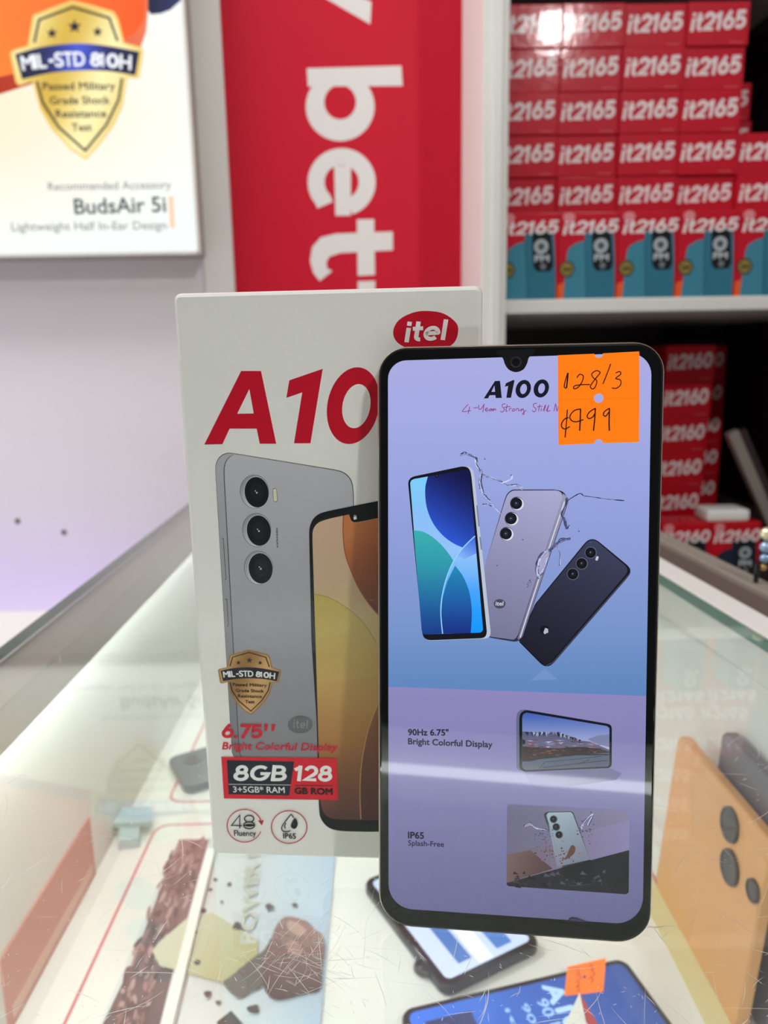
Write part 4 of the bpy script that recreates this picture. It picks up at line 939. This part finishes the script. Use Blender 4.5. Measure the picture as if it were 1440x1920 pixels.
# splash picture
A.fill(rquad([(656, 620), (1256, 654), (1253, 1062), (653, 1020)], 12), grad(700, 640, (102, 98, 126), 1200, 800, (126, 120, 152)), sub=2)
A.fill([(655, 868), (1255, 694), (1254, 845), (653, 1006)], grad(700, 900, (104, 92, 108), 1200, 780, (132, 126, 166)), sub=2)
A.fill([(655, 866), (770, 845), (880, 935), (654, 1003)], grad(660, 870, (112, 90, 90), 850, 950, (76, 54, 56)), sub=2)
A.fill([(654, 1004), (880, 942), (1254, 843), (1252, 1050), (1240, 1060), (664, 1020), (654, 1012)], grad(900, 950, (30, 28, 38), 1200, 1000, (18, 18, 26)), sub=2)
A.fill([(836, 672), (842, 660), (856, 655), (970, 653), (982, 662), (1092, 975), (1080, 1010), (965, 1020), (955, 1000)], (48, 56, 66))
A.fill([(850, 668), (860, 659), (968, 657), (978, 666), (1062, 890), (900, 925)], grad(880, 660, (150, 172, 182), 1000, 900, (116, 120, 140)), sub=2)
A.fill([(918, 930), (1064, 890), (1092, 975), (1076, 1008), (968, 1016), (950, 990)], (16, 16, 24))
A.stroke([(848, 672), (925, 920)], 3, (120, 132, 142))
for cx, cy in ((884, 692), (897, 730), (911, 768)): A.dot(cx, cy, 19, (70, 78, 88)); A.dot(cx-1, cy, 15, (14, 14, 22)); A.dot(cx-2, cy-2, 4, (60, 64, 80))
A.nx()
for k in range(110):
    A.hold = True
    q = rnd.random()
    if q < .5: x, y = rnd.gauss(905, 55), rnd.gauss(865, 26); cl = rnd.choice([(112, 74, 52), (92, 60, 48), (64, 46, 46), (140, 100, 74)])
    elif q < .75: x, y = rnd.gauss(840, 30), rnd.gauss(760, 30); cl = rnd.choice([(70, 70, 92), (90, 90, 112)])
    else: x, y = rnd.gauss(1040, 26), rnd.gauss(735, 36); cl = rnd.choice([(70, 70, 92), (90, 90, 112)])
    if 662 < x < 1246 and 655 < y < 1000: A.fill(ell(x, y, rnd.uniform(2, 7), rnd.uniform(1.5, 5), n=6), cl)
A.hold = False
splash([(740, 725), (770, 715), (800, 735), (845, 745)], 5, 5); splash([(1020, 735), (1040, 700), (1075, 670), (1050, 720)], 5, 4)
A.fill(catmull([(975, 818), (990, 830), (985, 858), (960, 880), (935, 890), (950, 865), (962, 835)], True, 4), (92, 66, 54))
A.nx()
for k in range(50):
    A.hold = True
    x = rnd.uniform(680, 1160); y = rnd.uniform(955, 1030)-(x-680)*.02; A.fill([(x, y), (x+rnd.uniform(6, 26), y-rnd.uniform(2, 22)), (x+rnd.uniform(14, 40), y+rnd.uniform(0, 8))], rnd.choice([(12, 12, 18), (46, 46, 58), (24, 24, 32), (70, 72, 86)]))
A.hold = False; A.fill([(955, 1190), (960, 1176), (975, 1170), (1000, 1174), (1062, 1198)], (22, 18, 34)); A.fill([(962, 1189), (968, 1179), (980, 1176), (1000, 1180), (1040, 1195)], (52, 48, 78))
tag(mb.build('screen', t), 'lit screen showing three phones')
# front camera
cu, cv = pl.uv(967, 680); mb = MB()
mb.rings([[pl.p(cu+r*math.cos(q), cv+r*math.sin(q), e) for q in np.linspace(0, 6.283, 24, endpoint=False)] for r, e in ((.0016, .0009), (.0013, .00092), (.0011, .00088))], M['plastic'], (40, 40, 48), True, None, M['lens']); mb.build('front_camera', t)
# side buttons
for a, b, n in ((.088, .106, 'volume_button'), (.07, .08, 'power_button')):
    mb = MB(); mb.box((0, 0, 0), (1, 1, 1), M['frame'], bev=.1, T=lambda q: pl.p(PW-.0002+q[0]*.0006, a+(b-a)*q[1], -.0052+q[2]*.0022)); mb.build(n, t)
# orange price sticker
c7 = crop(920, 560, 2.769, pl); mb = MB(); A = Art(mb, pl, c7, M['sticker'], 3e-6, .0008)
OR = (255, 122, 18)
q = [(347, 296), (537, 288)]+[(558+22*math.cos(a), 290+19*math.sin(a)) for a in np.linspace(math.pi, 0, 10)]+[(580, 286), (768, 276), (769, 510), (767, 745), (583, 750)]+[(558+24*math.cos(a), 752-22*math.sin(a)) for a in np.linspace(0, math.pi, 10)]+[(532, 753), (350, 760), (348, 520)]
A.fill(q, OR, holes=[ell(558, 518, 25, 24, n=24)])
A.stroke([(348, 525), (530, 522)], 1.6, (210, 92, 14)); A.stroke([(586, 520), (768, 517)], 1.6, (210, 92, 14))
pen = (30, 16, 12)
A.c = crop(850, 690, 4, pl)
for p, wd_ in (([(857, 38), (853, 90), (846, 152)], 11), ([(854, 42), (834, 110), (830, 146), (846, 154)], 8), ([(924, 76), (944, 50), (971, 62), (964, 102), (932, 148), (902, 158), (904, 138), (950, 128), (1020, 126)], 8), ([(1100, 36), (1072, 22), (1036, 44), (1044, 74), (1072, 98), (1062, 140), (1042, 160), (1024, 142), (1046, 104), (1080, 62), (1100, 36)], 8),
               ([(1176, -28), (1145, 55), (1118, 122)], 8), ([(1212, 40), (1244, 30), (1250, 50), (1214, 80), (1248, 92), (1250, 128), (1218, 154), (1184, 152)], 8),
               ([(862, 374), (832, 384), (809, 420), (814, 448), (836, 458), (871, 440)], 8.5), ([(852, 314), (845, 420), (835, 522)], 8.5),
               ([(952, 308), (902, 322), (872, 362), (882, 394), (918, 405), (972, 388)], 8.5), ([(951, 308), (948, 400), (944, 472)], 10), ([(1062, 303), (1022, 328), (1000, 360), (1012, 380), (1040, 370), (1060, 338)], 8.5), ([(1062, 303), (1055, 400), (1047, 472)], 10),
               ([(1167, 303), (1130, 328), (1122, 354), (1140, 362), (1162, 332)], 8.5), ([(1167, 303), (1164, 400), (1166, 472)], 10)):
    A.stroke(p, wd_, pen, smooth=4)
tag(mb.build('price_sticker', t), 'orange price sticker with handwriting')
